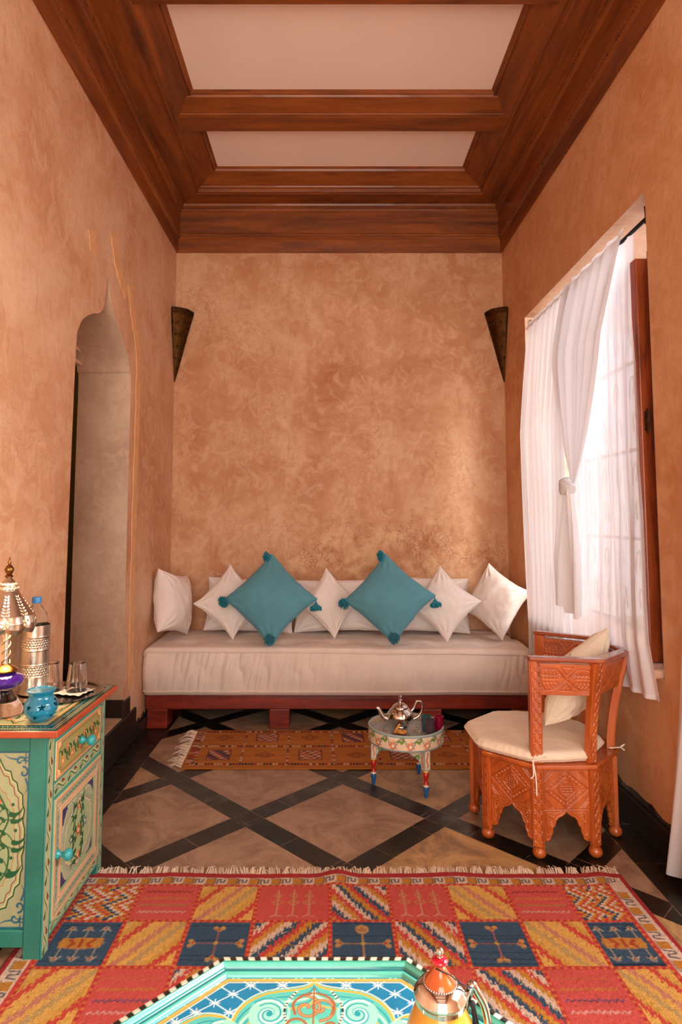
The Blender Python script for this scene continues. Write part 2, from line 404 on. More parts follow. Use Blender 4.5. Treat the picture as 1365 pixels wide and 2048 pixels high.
# floor: stone squares set diagonally between black strips
def floor_mat():
    N = NT('diamond_stone_floor'); v = N.coord(); sp = N.n('ShaderNodeSeparateXYZ'); N.l(v, sp.inputs[0]); m = N.math
    x, y = sp.outputs[0], sp.outputs[1]
    wob = N.math('MULTIPLY', N.math('SUBTRACT', N.noise(v, 3, 2), .5), .006)
    dx = m('ADD', m('SUBTRACT', x, .068), wob); dy = m('SUBTRACT', y, 3.16)
    a = m('ADD', dx, dy); b = m('SUBTRACT', dx, dy); T = .827; hw = .0727
    pa = m('PINGPONG', a, T / 2); pb = m('PINGPONG', b, T / 2)
    sa = m('LESS_THAN', pa, hw); sb = m('LESS_THAN', pb, hw)
    strip = m('MAXIMUM', sa, sb)
    # border strip along the walls
    bd = m('MAXIMUM', m('MAXIMUM', m('GREATER_THAN', x, XR - .15), m('LESS_THAN', x, XL + .16)), m('GREATER_THAN', y, YB - .12))
    blk = m('MAXIMUM', strip, bd)
    # joints
    ga = m('LESS_THAN', m('ABSOLUTE', m('SUBTRACT', pa, hw)), .0022); gb = m('LESS_THAN', m('ABSOLUTE', m('SUBTRACT', pb, hw)), .0022)
    ja = m('MULTIPLY', sb, m('LESS_THAN', m('PINGPONG', m('ADD', a, .2), .17), .0022))
    jb = m('MULTIPLY', sa, m('LESS_THAN', m('PINGPONG', m('ADD', b, .3), .17), .0022))
    gr = m('MAXIMUM', m('MAXIMUM', ga, gb), m('MAXIMUM', ja, jb))
    gx = m('LESS_THAN', m('ABSOLUTE', m('SUBTRACT', x, XR - .15)), .002); gx2 = m('LESS_THAN', m('ABSOLUTE', m('SUBTRACT', x, XL + .16)), .002)
    gy = m('MULTIPLY', bd, m('LESS_THAN', m('PINGPONG', y, .15), .0018))
    gr = m('MULTIPLY', gr, m('SUBTRACT', 1.0, bd)); gr = m('MAXIMUM', gr, m('MAXIMUM', m('MAXIMUM', gx, gx2), gy))
    gr = m('MULTIPLY', gr, N.ramp(N.noise(v, 14, 3), [(.38, .1), (.6, .85)]))
    # per tile tone
    cx = m('FLOOR', m('DIVIDE', a, T)); cy = m('FLOOR', m('DIVIDE', b, T))
    cb = N.n('ShaderNodeCombineXYZ'); N.l(cx, cb.inputs[0]); N.l(cy, cb.inputs[1])
    wn = N.n('ShaderNodeTexWhiteNoise'); N.l(cb.outputs[0], wn.inputs[0])
    tone = N.ramp(wn.outputs['Value'], [(.3, '#a68872'), (.55, '#ae9074'), (.7, '#bf9a66')])
    c = N.mix(N.ramp(N.noise(v, 5, 8, .7, 1.5), [(.40, .85), (.58, 0.0)]), tone, '#80644f')
    c = N.mix(N.ramp(N.noise(v, 9, 6, .7, 2.0), [(.60, 0.0), (.72, .55)]), c, '#bd9a72')
    k = N.ramp(N.noise(v, 12, 6, .7, .5), [(.35, '#100d0b'), (.6, '#1d1815'), (.8, '#3d3128')])
    c = N.mix(blk, c, k); c = N.mix(gr, c, '#8a7662')
    N.l(c, N.b.inputs['Base Color'])
    r = N.mix(blk, N.ramp(N.noise(v, 8, 4), [(.3, .34), (.7, .52)]), N.ramp(N.noise(v, 10, 4), [(.3, .22), (.7, .42)])); N.l(r, N.b.inputs['Roughness'])
    h = m('SUBTRACT', m('MULTIPLY', N.noise(v, 9, 5), .5), m('MULTIPLY', gr, .35)); N.bump(h, .25, .006); return N.m
struct(MB().bb((XL - .32, YF, -.08), (XR + .36, YB + .02, 0)).build('floor', floor_mat()))
def holed_wall(name, axis_x, x_back, outline, holes, m, reveal_m):
    """wall in the YZ plane at x=axis_x with thickness to x_back"""
    loops = [[Vector((y, z, 0)) for y, z in l] for l in [outline] + holes]
    tri = tessellate_polygon(loops); flat = [p for l in loops for p in l]
    mb = MB()
    mb.add([(axis_x, p.x, p.y) for p in flat], tri, 0, None, False); mb.add([(x_back, p.x, p.y) for p in flat], tri, 0, None, False)
    for li, l in enumerate(loops):
        n = len(l); vs = [(axis_x, p.x, p.y) for p in l] + [(x_back, p.x, p.y) for p in l]
        mb.add(vs, [(i, (i + 1) % n, (i + 1) % n + n, i + n) for i in range(n)], 1 if li else 0, None, li > 0 and n > 6)
    me = bpy.data.meshes.new(name); me.from_pydata(mb.v, [], mb.f); me.polygons.foreach_set('material_index', mb.mi); me.polygons.foreach_set('use_smooth', mb.sm)
    bm = bmesh.new(); bm.from_mesh(me); bmesh.ops.remove_doubles(bm, verts=bm.verts, dist=1e-5); bmesh.ops.recalc_face_normals(bm, faces=bm.faces)
    bm.to_mesh(me); bm.free()
    o = link(me, name, [m, reveal_m], None, False); o.data.set_sharp_from_angle(angle=math.radians(35)); return struct(o)
arch_far = [(3.485, .19), (3.48, 1.38), (3.487, 2.03), (3.468, 2.11), (3.432, 2.18), (3.34, 2.255), (3.24, 2.315), (3.17, 2.36), (3.125, 2.42), (3.09, 2.53)]
arch_near = [(3.06, 2.42), (3.035, 2.33), (2.97, 2.28), (2.90, 2.255), (2.80, 2.20), (2.745, 2.14), (2.718, 2.03), (2.70, 1.4), (2.68, .19)]
arch = [(float(p[0]), float(p[1])) for p in catmull(arch_far, 5)] + [(float(p[0]), float(p[1])) for p in catmull(arch_near, 5)]
holed_wall('wall_left', XL, XL - .30, [(YF, 0), (YB, 0), (YB, ZC), (YF, ZC)], [arch], M['wall_l'], M['reveal2'] if 'reveal2' in M else plaster('grey_plaster', [(.30, '#b8957a'), (.5, '#c8a68c'), (.70, '#d8b89e')], 2.2, .2, 4.4).m)
holed_wall('wall_right', XR, XR + .36, [(YF, 0), (YB, 0), (YB, ZC), (YF, ZC)],
           [[(2.424, .66), (3.97, .66), (3.97, 2.59), (2.424, 2.60)], [(.45, .0005), (1.93, .0005), (1.93, 2.35), (.45, 2.35)]], M['wall_r'], M['reveal'])
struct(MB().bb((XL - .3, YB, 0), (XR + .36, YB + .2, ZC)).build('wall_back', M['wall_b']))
# unseen front wall behind the camera, its wide opening added for the fill light
mb = MB(); mb.bb((XL - .3, YF - .2, 0), (-1.0, YF, ZC)).bb((1.15, YF - .2, 0), (XR + .36, YF, ZC)).bb((-1.0, YF - .2, 3.1), (1.15, YF, ZC)); struct(mb.build('wall_front', M['wall_l']))
struct(MB().bb((XL, YF, 3.70), (XR, YB, 3.76)).build('ceiling', M['ceil']))
# cedar crown and beams
prof = [(0, 3.243), (.014, 3.243), (.016, 3.335), (.026, 3.343), (.034, 3.352), (.026, 3.362), (.034, 3.372), (.030, 3.382), (.032, 3.535), (.044, 3.545), (.052, 3.556), (.044, 3.566), (.058, 3.578), (.062, 3.59), (.175, 3.600), (.182, 3.606), (.196, 3.606), (.200, 3.628), (.214, 3.632), (.218, 3.640), (.330, 3.682), (.340, 3.678), (.346, 3.690), (.362, 3.700), (.362, 3.76)]
def crown(name, f, m):
    vs = []; fs = []; n = len(prof)
    for e in (0, 1):
        for t, z in prof: vs.append(f(t, z, e))
    vs += [f(0, 3.76, 0), f(0, 3.76, 1)]
    for i in range(n - 1): fs.append((i, i + 1, i + 1 + n, i + n))
    fs.append((n - 1, 2 * n, 2 * n + 1, 2 * n - 1)); fs.append((0, n, 2 * n + 1, 2 * n)); fs.append(tuple(list(range(n)) + [2 * n])); fs.append(tuple(list(range(n, 2 * n)) + [2 * n + 1]))
    struct(MB().add(vs, fs, 0, None, False).build(name, m))
crown('trim_1', lambda t, z, e: ((XL + t) if e == 0 else (XR - t), YB - t, z), M['cwx'])
crown('trim_2', lambda t, z, e: (XL + t, YF if e == 0 else YB - t, z), M['cwy'])
crown('trim_3', lambda t, z, e: (XR - t, YF if e == 0 else YB - t, z), M['cwy'])
k = 4
for yc in (3.557, 2.62, 1.683, .746, -.191, -1.128):
    h = [(-.225, 3.70), (-.21, 3.688), (-.2, 3.684), (-.195, 3.676), (-.082, 3.655), (-.078, 3.650), (-.066, 3.648), (-.066, 3.642), (.066, 3.642), (.067, 3.655), (.060, 3.662), (.060, 3.70)]
    n = len(h); vs = [(XL + .195, yc + a, z) for a, z in h] + [(XR - .195, yc + a, z) for a, z in h]
    fs = [(i, (i + 1) % n, (i + 1) % n + n, i + n) for i in range(n)] + [tuple(range(n)), tuple(range(n, 2 * n))]
    struct(MB().add(vs, fs, 0, None, False).build('trim_%d' % k, M['cwx'])); k += 1
# rows of tiny dentils on the crown beads
def dentils(name, pts, m):
    mb = MB()
    for (p, d) in pts: mb.box(p, d)
    struct(mb.build(name, m))
dd = []
for z, t in ((3.354, .031), (3.560, .050)):
    for i in range(int(2.3 / .022)): dd.append(((XL + t + .02 + i * .022, YB - t, z), (.011, .01, .012)))
    for i in range(int(4.6 / .022)):
        dd.append(((XL + t, YB - .05 - i * .022, z), (.01, .011, .012))); dd.append(((XR - t, YB - .05 - i * .022, z), (.01, .011, .012)))
dentils('trim_%d' % k, dd, M['cwx']); k += 1
# baseboards
def ragged_board(name, p0, p1, z, nrm, th, seed):
    n = 60; p0 = np.array(p0, float); p1 = np.array(p1, float); nr = np.array(nrm, float); mb = MB(); vs = []; fs = []
    for i in range(n + 1):
        p = p0 + (p1 - p0) * i / n; zz = z + .006 * math.sin(i * .9 + seed) + .008 * random.uniform(-1, 1)
        for q in ((p[0], p[1], 0), (p[0] + nr[0] * th, p[1] + nr[1] * th, 0), (p[0] + nr[0] * th, p[1] + nr[1] * th, z * .78), (p[0] + nr[0] * th * .4, p[1] + nr[1] * th * .4, z * .80), (p[0] + nr[0] * th * .5, p[1] + nr[1] * th * .5, z * .9), (p[0] + nr[0] * .002, p[1] + nr[1] * .002, zz), (p[0], p[1], zz)): vs.append(q)
    for i in range(n):
        for j in range(7): a = i * 7 + j; b = i * 7 + (j + 1) % 7; fs.append((a, b, b + 7, a + 7))
    fs += [tuple(range(7)), tuple(range(n * 7, n * 7 + 7))]
    return struct(mb.add(vs, fs, 0, None, False).build(name, M['black']))
ragged_board('baseboard_right', (XR, 2.03), (XR, YB), .135, (-1, 0), .022, 1)
ragged_board('baseboard_back', (XL, YB), (XR, YB), .12, (0, -1), .02, 2)
ragged_board('baseboard_left', (XL, 3.70), (XL, YB), .10, (1, 0), .02, 3)
ragged_board('baseboard_near_left', (XL, YF), (XL, 2.60), .12, (1, 0), .02, 5)
# black stone step in the arch and the dark tiles on its reveal
o = MB().bb((XL - .42, 2.62, 0), (XL + .012, 3.70, .185)).build('trim_%d' % k, M['black'], bevel=.006); struct(o); k += 1
mb = MB().bb((XL - .29, 3.472, .187), (XL + .004, 3.49, .285)).bb((XL - .004, 3.47, .187), (XL + .006, 3.60, .275)); struct(mb.build('trim_%d' % k, M['black'], bevel=.004)); k += 1
# pale raised plaster bands following the arch
def band(path, w, name, dz=.004):
    P = catmull(path, 8); mb = MB(); vs = []; fs = []
    for i, p in enumerate(P):
        a = np.array(P[min(i + 1, len(P) - 1)]) - np.array(P[max(i - 1, 0)]); a = a / (np.linalg.norm(a) + 1e-9); nn = np.array((a[1], -a[0])); ww = w * (1 + .15 * math.sin(i * 1.3))
        q0 = p - nn * ww / 2; q1 = p + nn * ww / 2
        vs += [(XL - .001, q0[0], q0[1]), (XL + dz, q0[0], q0[1]), (XL + dz, q1[0], q1[1]), (XL - .001, q1[0], q1[1])]
    n = len(P)
    for i in range(n - 1):
        for j in range(4): x = i * 4 + j; y = i * 4 + (j + 1) % 4; fs.append((x, y, y + 4, x + 4))
    fs += [(0, 1, 2, 3), tuple((n - 1) * 4 + j for j in range(4))]
    struct(mb.add(vs, fs, 0, None, False).build(name, M['band']))
band([(2.845, 2.64), (2.868, 2.59), (2.875, 2.54)], .075, 'trim_%d' % k); k += 1
band([(3.13, 2.765), (3.165, 2.70), (3.20, 2.635), (3.28, 2.57), (3.37, 2.515)], .07, 'trim_%d' % k); k += 1
band([(3.43, 2.60), (3.46, 2.50), (3.53, 2.38), (3.585, 2.29), (3.61, 2.17), (3.612, 1.8), (3.60, 1.38), (3.60, .8), (3.61, .32)], .075, 'trim_%d' % k); k += 1
# arch soffit cornice inside the passage
struct(MB().bb((XL - .296, 2.74, 2.205), (XL - .26, 3.46, 2.222)).bb((XL - .3, 2.74, 2.14), (XL - .27, 3.49, 2.16)).build('trim_%d' % k, M['reveal'])); k += 1
# the dim room beyond the arch
mb = MB().bb((-3.4, 4.6, 0), (XL - .3, 4.7, 2.9)).bb((-3.5, 1.2, 0), (-3.4, 4.7, 2.9)).bb((-3.4, 1.1, 0), (XL - .3, 1.2, 2.9)).bb((-3.5, 1.1, 2.9), (XL - .3, 4.7, 3.0))
struct(mb.build('wall_passage', simple('ochre_wall', '#8a6a2a', .8, nscale=5)))
struct(MB().bb((-3.5, 1.1, -.08), (XL - .3, 4.7, .18)).build('floor_passage', M['black']))
point('passage_fill', (-2.4, 3.2, 2.5), 3.5, (1, .75, .45), .1)  # weak warm fill added to lift the dark passage, no fitting here
# outside the window: pale courtyard wall and paving
struct(MB().bb((4.6, -4, -.3), (4.8, 9, 3.4)).build('wall_courtyard', simple('courtyard_plaster', '#d8c8b8', .9, nscale=2)))
struct(MB().bb((XR + .36, -4, -.3), (4.6, 9, -.1)).build('floor_courtyard', simple('courtyard_paving', '#b8a898', .9, nscale=3)))
struct(MB().bb((XR + .36, 1.5, 2.95), (3.0, 5.5, 3.05)).build('ceiling_added_shade', simple('shade_slab_plaster', '#d8c4b0', .9)))  # unseen overhang added to shade the upper part of the curtain
# window sill, iron grille, shutter
struct(MB().bb((XR - .045, 2.44, .655), (XR + .34, 3.93, .69)).build('trim_%d' % k, M['reveal'], bevel=.012)); k += 1
gr = thing('window_grille', 'black wrought iron scroll grille outside the curtained window', 'grille', (XR + .345, 3.18, .69))
mb = MB()
for i in range(9): yy = -.74 + i * .185; mb.tube([(0, yy, 0), (0, yy, 1.88)], .007, 6)
for zz in (.02, .48, .95, 1.42, 1.86): mb.box((0, 0, zz), (.012, 1.5, .018))
mb.build('bars', M['iron'], gr)
for i in range(8):
    for j in range(4):
        cy, cz = -.74 + i * .185 + .0925, .25 + j * .465
        for sg in (1, -1):
            pts = [(0, cy + sg * (.075 - .012 * t) * math.cos(t * 1.0 - .6) * .55 * (1 - t * .08), cz + sg * .1 + (.09 - .011 * t) * math.sin(t * 1.0 - .6)) for t in np.linspace(0, 7, 26)]
            MB().tube(pts, .004, 5).build('scroll', M['iron'], gr)
sh = thing('window_shutter', 'tall reddish wooden shutter standing open beside the sheer curtain', 'shutter', (XR + .02, 2.56, .69))
shm = wood('shutter_pine', '#5c2410', '#a34c20', '#bd6430', 'z', 1.4, .4, True, .2)
MB().bb((0, 0, .003), (.065, .05, 1.69)).build('stile', shm, sh, .004)
MB().bb((.252, 0, .003), (.30, .05, 1.69)).build('stile', shm, sh, .004)
for a, b in ((.003, .12), (.80, .90), (1.58, 1.69)): MB().bb((.0655, .002, a), (.2515, .048, b)).build('rail', shm, sh, .003)
MB().bb((.0655, .016, .1205), (.2515, .034, .7995)).bb((.0655, .016, .9005), (.2515, .034, 1.5795)).build('panel', shm, sh)
mb = MB().bb((.012, -.012, .95), (.028, -.001, 1.03)).tube([(.02, -.014, .94), (.02, -.014, 1.04)], .006); mb.build('latch', M['brass'], sh)
sh2 = MB().bb((0, 0, 0), (.285, .028, 1.69)).build('shutter_gap_slab', wood('shutter_gap_shade', '#2a0f06', '#4a1d0c', '#5a2812', 'z', 1.4, .4), None, .004)  # dark coloured slab paints the shade in the gap between shutter and jamb
sh2.location = (XR + .035, 2.47, .693); tag(sh2, 'dark slab standing in for the shaded gap behind the reddish shutter', 'shutter')
# curtains
def cloth_mat(name, col, transp, trl=.5):
    N = NT(name); t = N.t; v = N.coord()
    tr = N.n('ShaderNodeBsdfTranslucent'); tr.inputs[0].default_value = (*lin(col), 1)
    tp = N.n('ShaderNodeBsdfTransparent'); df = N.n('ShaderNodeBsdfDiffuse'); df.inputs[0].default_value = (*lin(col), 1)
    a = N.n('ShaderNodeMixShader'); a.inputs[0].default_value = trl; N.l(df.outputs[0], a.inputs[1]); N.l(tr.outputs[0], a.inputs[2])
    b = N.n('ShaderNodeMixShader'); b.inputs[0].default_value = transp; N.l(a.outputs[0], b.inputs[1]); N.l(tp.outputs[0], b.inputs[2])
    bm = N.n('ShaderNodeBump'); bm.inputs['Strength'].default_value = .2; bm.inputs['Distance'].default_value = .002; N.l(N.noise(v, 500, 2), bm.inputs['Height']); N.l(bm.outputs[0], df.inputs['Normal'])
    N.l(b.outputs[0], N.out.inputs[0]); t.nodes.remove(N.b); return N.m
M['curtain'] = cloth_mat('white_voile', '#ececf0', .06, .40); M['sheer'] = cloth_mat('sheer_voile', '#eeeef4', .07, .42)
def cloth(name, fn, nu, nv, m, parent, th=.0015):
    u = np.linspace(0, 1, nu); v = np.linspace(0, 1, nv); U, V = np.meshgrid(u, v)
    return grid_obj(name, fn(U, V), m, parent)
rod = thing('curtain_rod', 'black iron curtain rod spanning the top of the window opening', 'curtain rod', (1.318, 3.2, 2.515))
MB().tube([(0, -.755, 0), (0, .765, 0)], .009, 10).build('pole', M['iron'], rod)
for sg, yy in ((1, -.715), (2, .755)):
    pts = catmull([(0, yy, .055), (.002, yy, .012), (.0, yy, -.014), (.018, yy, -.022), (.034, yy - sg * .02 + (.04 if sg == 2 else 0) * 0, -.018)], 6)
    MB().tube(pts, .006, 8).box((.034, yy, .01), (.006, .03, .085)).build('bracket', M['iron'], rod)
cu = thing('curtain', 'white voile curtain with its front edge tied in a knot', 'curtain', (1.245, 3.5, 0), 0, None)
cu.location = (0, 0, 0)
def fold(U, V, k, amp, ph=0.0, seed=1):
    return amp * (np.sin(2 * PI * (k * U + .25 * np.sin(V * 3 + ph) + ph + .35 * vnoise(U * k * .6, V * 2.0, seed))) + .35 * np.sin(2 * PI * (k * 2.3 * U + ph * 3)))
def f_hang(U, V):
    z = 2.545 - V * (2.545 - .47 + .03 * U)
    y = (3.945 - .76 * U) * (1 - V) + V * (3.83 - .58 * U) - .035 * V * np.sin(PI * U) - .07 * np.maximum(0, V - .3) * (U > .7) * (U - .7)
    x = 1.300 + fold(U, V, 7, .004 + .017 * V, .2, 3) - .074 * np.clip(V / .35, 0, 1) ** .8
    return np.stack([x, y, z], -1)
cloth('hanging_panel', f_hang, 200, 90, M['curtain'], cu)
def f_gather(U, V):
    z = 2.545 - V * 1.10; w = V ** 2.4
    top = 3.30 - .68 * U; k = 3.03 - .035 * U
    y = top * (1 - w) + k * w + .03 * np.sin(PI * V) * U
    x = 1.296 + fold(U, V * .4, 5, .006 + .018 * np.sin(PI * V * .9), .6, 5) * (1 - V * .6) - .070 * np.clip(V / .4, 0, 1) ** .8 - .034 * V
    return np.stack([x, y, z], -1)
cloth('gathered_panel', f_gather, 160, 80, M['curtain'], cu)
def f_tail(U, V):
    z = 1.46 - V * (.645 - .03 * (U < .38)) ; w = np.minimum(1, V * 1.6) ** .6
    y = (3.075 - .06 * U) * (1 - w) + w * (3.20 + .05 * V - (.30 + .04 * V) * U) - .04 * V
    a = U * 2 * PI
    x = 1.172 + (.012 + .03 * w) * np.cos(U * PI * 3.1 + .5) + .004 * np.sin(U * 40 + V * 4)
    return np.stack([x, y, z], -1)
M['voile_tail'] = cloth_mat('voile_doubled', '#ecebec', .0, .25)
cloth('tail', f_tail, 120, 60, M['voile_tail'], cu)
mb = MB()
for i in range(5):
    a = i * .9; pts = catmull([(1.185 + .012 * math.cos(a), 3.075 - .005 * i, 1.475 - .008 * i), (1.150, 3.050, 1.455 - .010 * i), (1.155, 3.005 + .004 * i, 1.43 - .006 * i), (1.19, 2.985, 1.425 - .004 * i)], 6)
    mb.tube(pts, [.008 + .008 * math.sin(PI * j / (len(pts) - 1)) for j in range(len(pts))], 8)
mb.build('knot', M['voile_tail'], cu)
cs = thing('sheer_curtain', 'sheer white curtain hanging straight behind the knotted one, next to the shutter', 'curtain')
def f_sheer(U, V):
    z = 2.52 - V * (1.95 - .03 * U); zz = z
    edge = np.interp(-zz, [-2.5, -1.9, -1.3, -.95, -.6], [2.635, 2.61, 2.575, 2.49, 2.385])
    y = 3.30 - .05 * V + (edge - 3.34 + .05 * V) * U
    x = 1.318 - .04 * np.clip((2.5 - z) / 1.0, 0, 1) - .065 * np.clip((1.3 - z) / .5, 0, 1) + fold(U, V, 8, .004 + .011 * V, .1, 9)
    return np.stack([x, y, z], -1)
cloth('drape', f_sheer, 220, 90, M['sheer'], cs)
hp = f_sheer(np.linspace(0, 1, 120)[None, :], np.ones((1, 120)))[0]; hp = [tuple(p + np.array([-.001, 0, .008])) for p in hp]
mb = MB(); vs = [];
for p in hp: vs += [(p[0] - .002, p[1], p[2] - .009), (p[0] - .002, p[1], p[2] + .009)]
mb.add(vs, [(2 * i, 2 * i + 2, 2 * i + 3, 2 * i + 1) for i in range(len(hp) - 1)]); mb.build('hem', M['curtain'], cs)
dc = thing('door_curtain', 'floor length white curtain at the right edge beside the red rug', 'curtain')
def f_door(U, V):
    z = 2.33 - V * 2.30 + .004 * np.sin(U * 30)
    e = 2.0 + np.interp(V, [0, .5, .66, .76, .86, 1], [0.0, .08, .185, .215, .25, .305])
    y = e + (1.35 - e) * U
    x = 1.245 - .035 * V ** 3 + fold(U, V, 7, .008 + .016 * V, .35, 12)
    return np.stack([x, y, z], -1)
cloth('drape', f_door, 160, 90, M['curtain'], dc)
MB().tube([(1.245, 2.0, 2.35), (1.245, .35, 2.35)], .009, 8).build('pole', M['iron'], dc)
# small iron hook by the door curtain
hk = MB().box((XR - .004, 2.235, .365), (.008, .03, .05)).tube([(XR - .008, 2.235, .37), (XR - .03, 2.235, .372), (XR - .036, 2.235, .392)], .005, 6).build('tieback_hook', M['iron']); tag(hk, 'small dark iron hook low on the right wall by the door curtain', 'hook')
# sconces in the two back corners
def sconce(cx, sx, label):
    t = thing('wall_sconce', label, 'sconce', (cx, YB, 2.27), 0)
    H_, R_ = .52, .135; nr, nz = 40, 60; th = np.linspace(.06, PI / 2 - .06, nr); zz = np.linspace(0, 1, nz); T, Z = np.meshgrid(th, zz)
    R = .004 + R_ * Z ** .97; R = R + .002 * np.sin(Z * 150) * np.sin(T * 40)
    R = np.where(Z > .93, R_ * .955 + .004 * np.sin(T * 60), R); R = np.where(np.abs(Z - .915) < .012, R + .005, R)
    P = np.stack([sx * R * np.cos(T), -R * np.sin(T), Z * H_ + (Z > .99) * .006 * np.sin(T * 48)], -1)
    B = np.stack([sx * (R - .003) * np.cos(T), -(R - .003) * np.sin(T), Z * H_], -1)
    grid_obj('cone_shade', P, M['brass'], t, None, None, True, B)
    pl = MB(); pl.add([(sx * .002, -.002, 0), (sx * .14, -.002, .52), (sx * .002, -.002, .52), (sx * .002, -.14, .52), (sx * .006, -.006, .52)], [(0, 1, 2), (0, 2, 3)], 0, None, False); pl.build('back_plate', M['iron'], t)
    rows = [(.80, (.25, .7, 1.15, 1.5)), (.64, (.3, .85, 1.3)), (.48, (.4, 1.1)), (.33, (.7, 1.35)), (.20, (.9,))]
    for z, ts in rows:
        for a in ts:
            r = .004 + R_ * z ** .97; mb = MB(); mb.sphere((sx * r * math.cos(a), -r * math.sin(a), z * H_), .0085, 8, (1, 1, 1.15)); mb.build('stud', M['blackstud'], t)
    return t
sconce(XL + .001, 1, 'pierced brass cone sconce in the corner above the far left pillow')
sconce(XR - .001, -1, 'pierced brass cone sconce in the corner beside the window')
# ---------------------------------------------------------------- daybed
db = thing('daybed', 'low red stained wooden daybed frame under the long linen mattress', 'daybed', (0.075, 4.15, 0))
x0, x1 = XL + .012 - .075, XR - .03 - .075
MB().bb((x0, -.275, .118), (x1, -.235, .205)).build('front_rail', M['redwood'], db, .005)
MB().bb((x0, .22, .118), (x1, .27, .205)).build('back_rail', M['redwood'], db, .005)
MB().bb((x0, -.234, .165), (x1, .219, .2)).build('deck', M['redwood'], db)
for xx in (-1.186, -.439, .490, 1.04):
    MB().bb((xx, -.27, 0), (xx + .125, -.13, .117)).build('leg', M['redwood'], db, .006)
    MB().bb((xx, .1, 0), (xx + .125, .24, .117)).build('leg', M['redwood'], db, .006)
# mattress
def mattress():
    t = thing('mattress', 'long thick linen mattress with piped edges on the daybed', 'mattress', (0, 0, 0))
    xa, xb, ya, yb, za, zb = XL + .004, XR - .032, 3.835, 4.43, .207, .495
    nx = 420; prof = []
    R = .045
    for i in range(8): prof.append((yb - .003, zb - .02 - (zb - za - .06) * (1 - i / 8)) if False else (yb, za + (zb - za) * i / 8))
    for i in range(70): prof.append((yb - (yb - ya - .02) * i / 70, zb))
    for i in range(6): a = i / 6 * PI / 2; prof.append((ya + .02 - .02 * math.sin(a), zb - .02 + .02 * math.cos(a)))
    for i in range(56): prof.append((ya, zb - .02 - (zb - za - .045) * i / 56))
    for i in range(9): a = i / 8 * PI / 2; prof.append((ya + .025 - .025 * math.cos(a), za + .025 - .025 * math.sin(a)))
    pr = np.array(prof); xs = np.linspace(xa, xb, nx); X, J = np.meshgrid(xs, np.arange(len(pr)))
    Y = pr[J.astype(int), 0]; Z = pr[J.astype(int), 1]
    top = (Z > zb - .001); front = (J >= 84)
    # tufts
    dz = np.zeros_like(X); tx = [-.93, -.62, -.31, 0.02, .34, .66, .96]
    for r, ty in enumerate((4.0, 4.25)):
        for q in tx:
            qx = q + (.15 if r else 0) + .05; d2 = ((X - qx) ** 2 + ((Y - ty) * 1.1) ** 2)
            dz -= .040 * np.exp(-d2 / .0035) + .010 * np.exp(-np.abs(Y - ty) / .02) * np.exp(-(X - qx) ** 2 / .02)
    dz += .010 * fbm(X * 3, Y * 4, 4) + .006 * fbm(X * 14, Y * 9, 8)
    dz += .005 * np.exp(-((Y - 4.05) / .25) ** 2)
    fz = np.clip((zb + .01 - Z) / (zb - za), 0, 1)
    wr = np.abs(vnoise(X * 26 + 1.2 * fz, fz * 1.6, 21) - .5) * 2; wr2 = np.abs(vnoise(X * 55 + 3 * fz, fz * 3, 5) - .5) * 2
    amp = np.clip(vnoise(X * 3, 0 * X, 33) * 1.3 - .1, .1, 1) * np.clip((X - xa) / .25, 0.1, 1)
    bul = .034 * np.sin(PI * np.clip(fz, 0, 1)) - (.034 * (1 - wr) ** 2 + .010 * (1 - wr2)) * amp * np.sin(PI * np.clip(fz, .03, .97)) ** .6
    Zs = Z + np.where(front, 0, dz * np.clip((Y - ya) / .08, .15, 1)) + np.where(J > 76, .006 * fbm(X * 2.2, fz * 0, 17), 0)
    Zs = Zs - np.where(front, .018 * np.clip((X + .2) / 1.4, 0, 1) * (1 - fz), 0) * 1 + np.where(~front & (J > 8), -.018 * np.clip((X + .2) / 1.4, 0, 1), 0)
    Ys = Y - np.where(front, bul, 0)
    # pinch both ends
    e = np.minimum(X - xa, xb - X); rd = np.clip(1 - e / .03, 0, 1) ** 2
    Ys = Ys + rd * .02 * np.where(front, 1, 0); Zs = Zs - rd * .02 * (Z > .4)
    P = np.stack([X, Ys, Zs], -1)
    grid_obj('cover', P, M['linen'], t)
    for nm, c in (('end_panel', 0), ('end_panel', nx - 1)):
        ring = P[:, c, :]; cen = ring.mean(0); mb = MB(); n = len(ring)
        mb.add([tuple(p) for p in ring] + [tuple(cen)], [(i, i + 1, n) for i in range(n - 1)] + [(n - 1, 0, n)], 0, None, False); mb.build(nm, M['linen'], t)
    for j in (85, 139):
        pts = [P[j, i] + np.array((0, -.004, 0)) for i in range(0, nx, 3)]
        MB().tube(pts, .0045, 6).build('piping', M['linen'], t)
mattress()
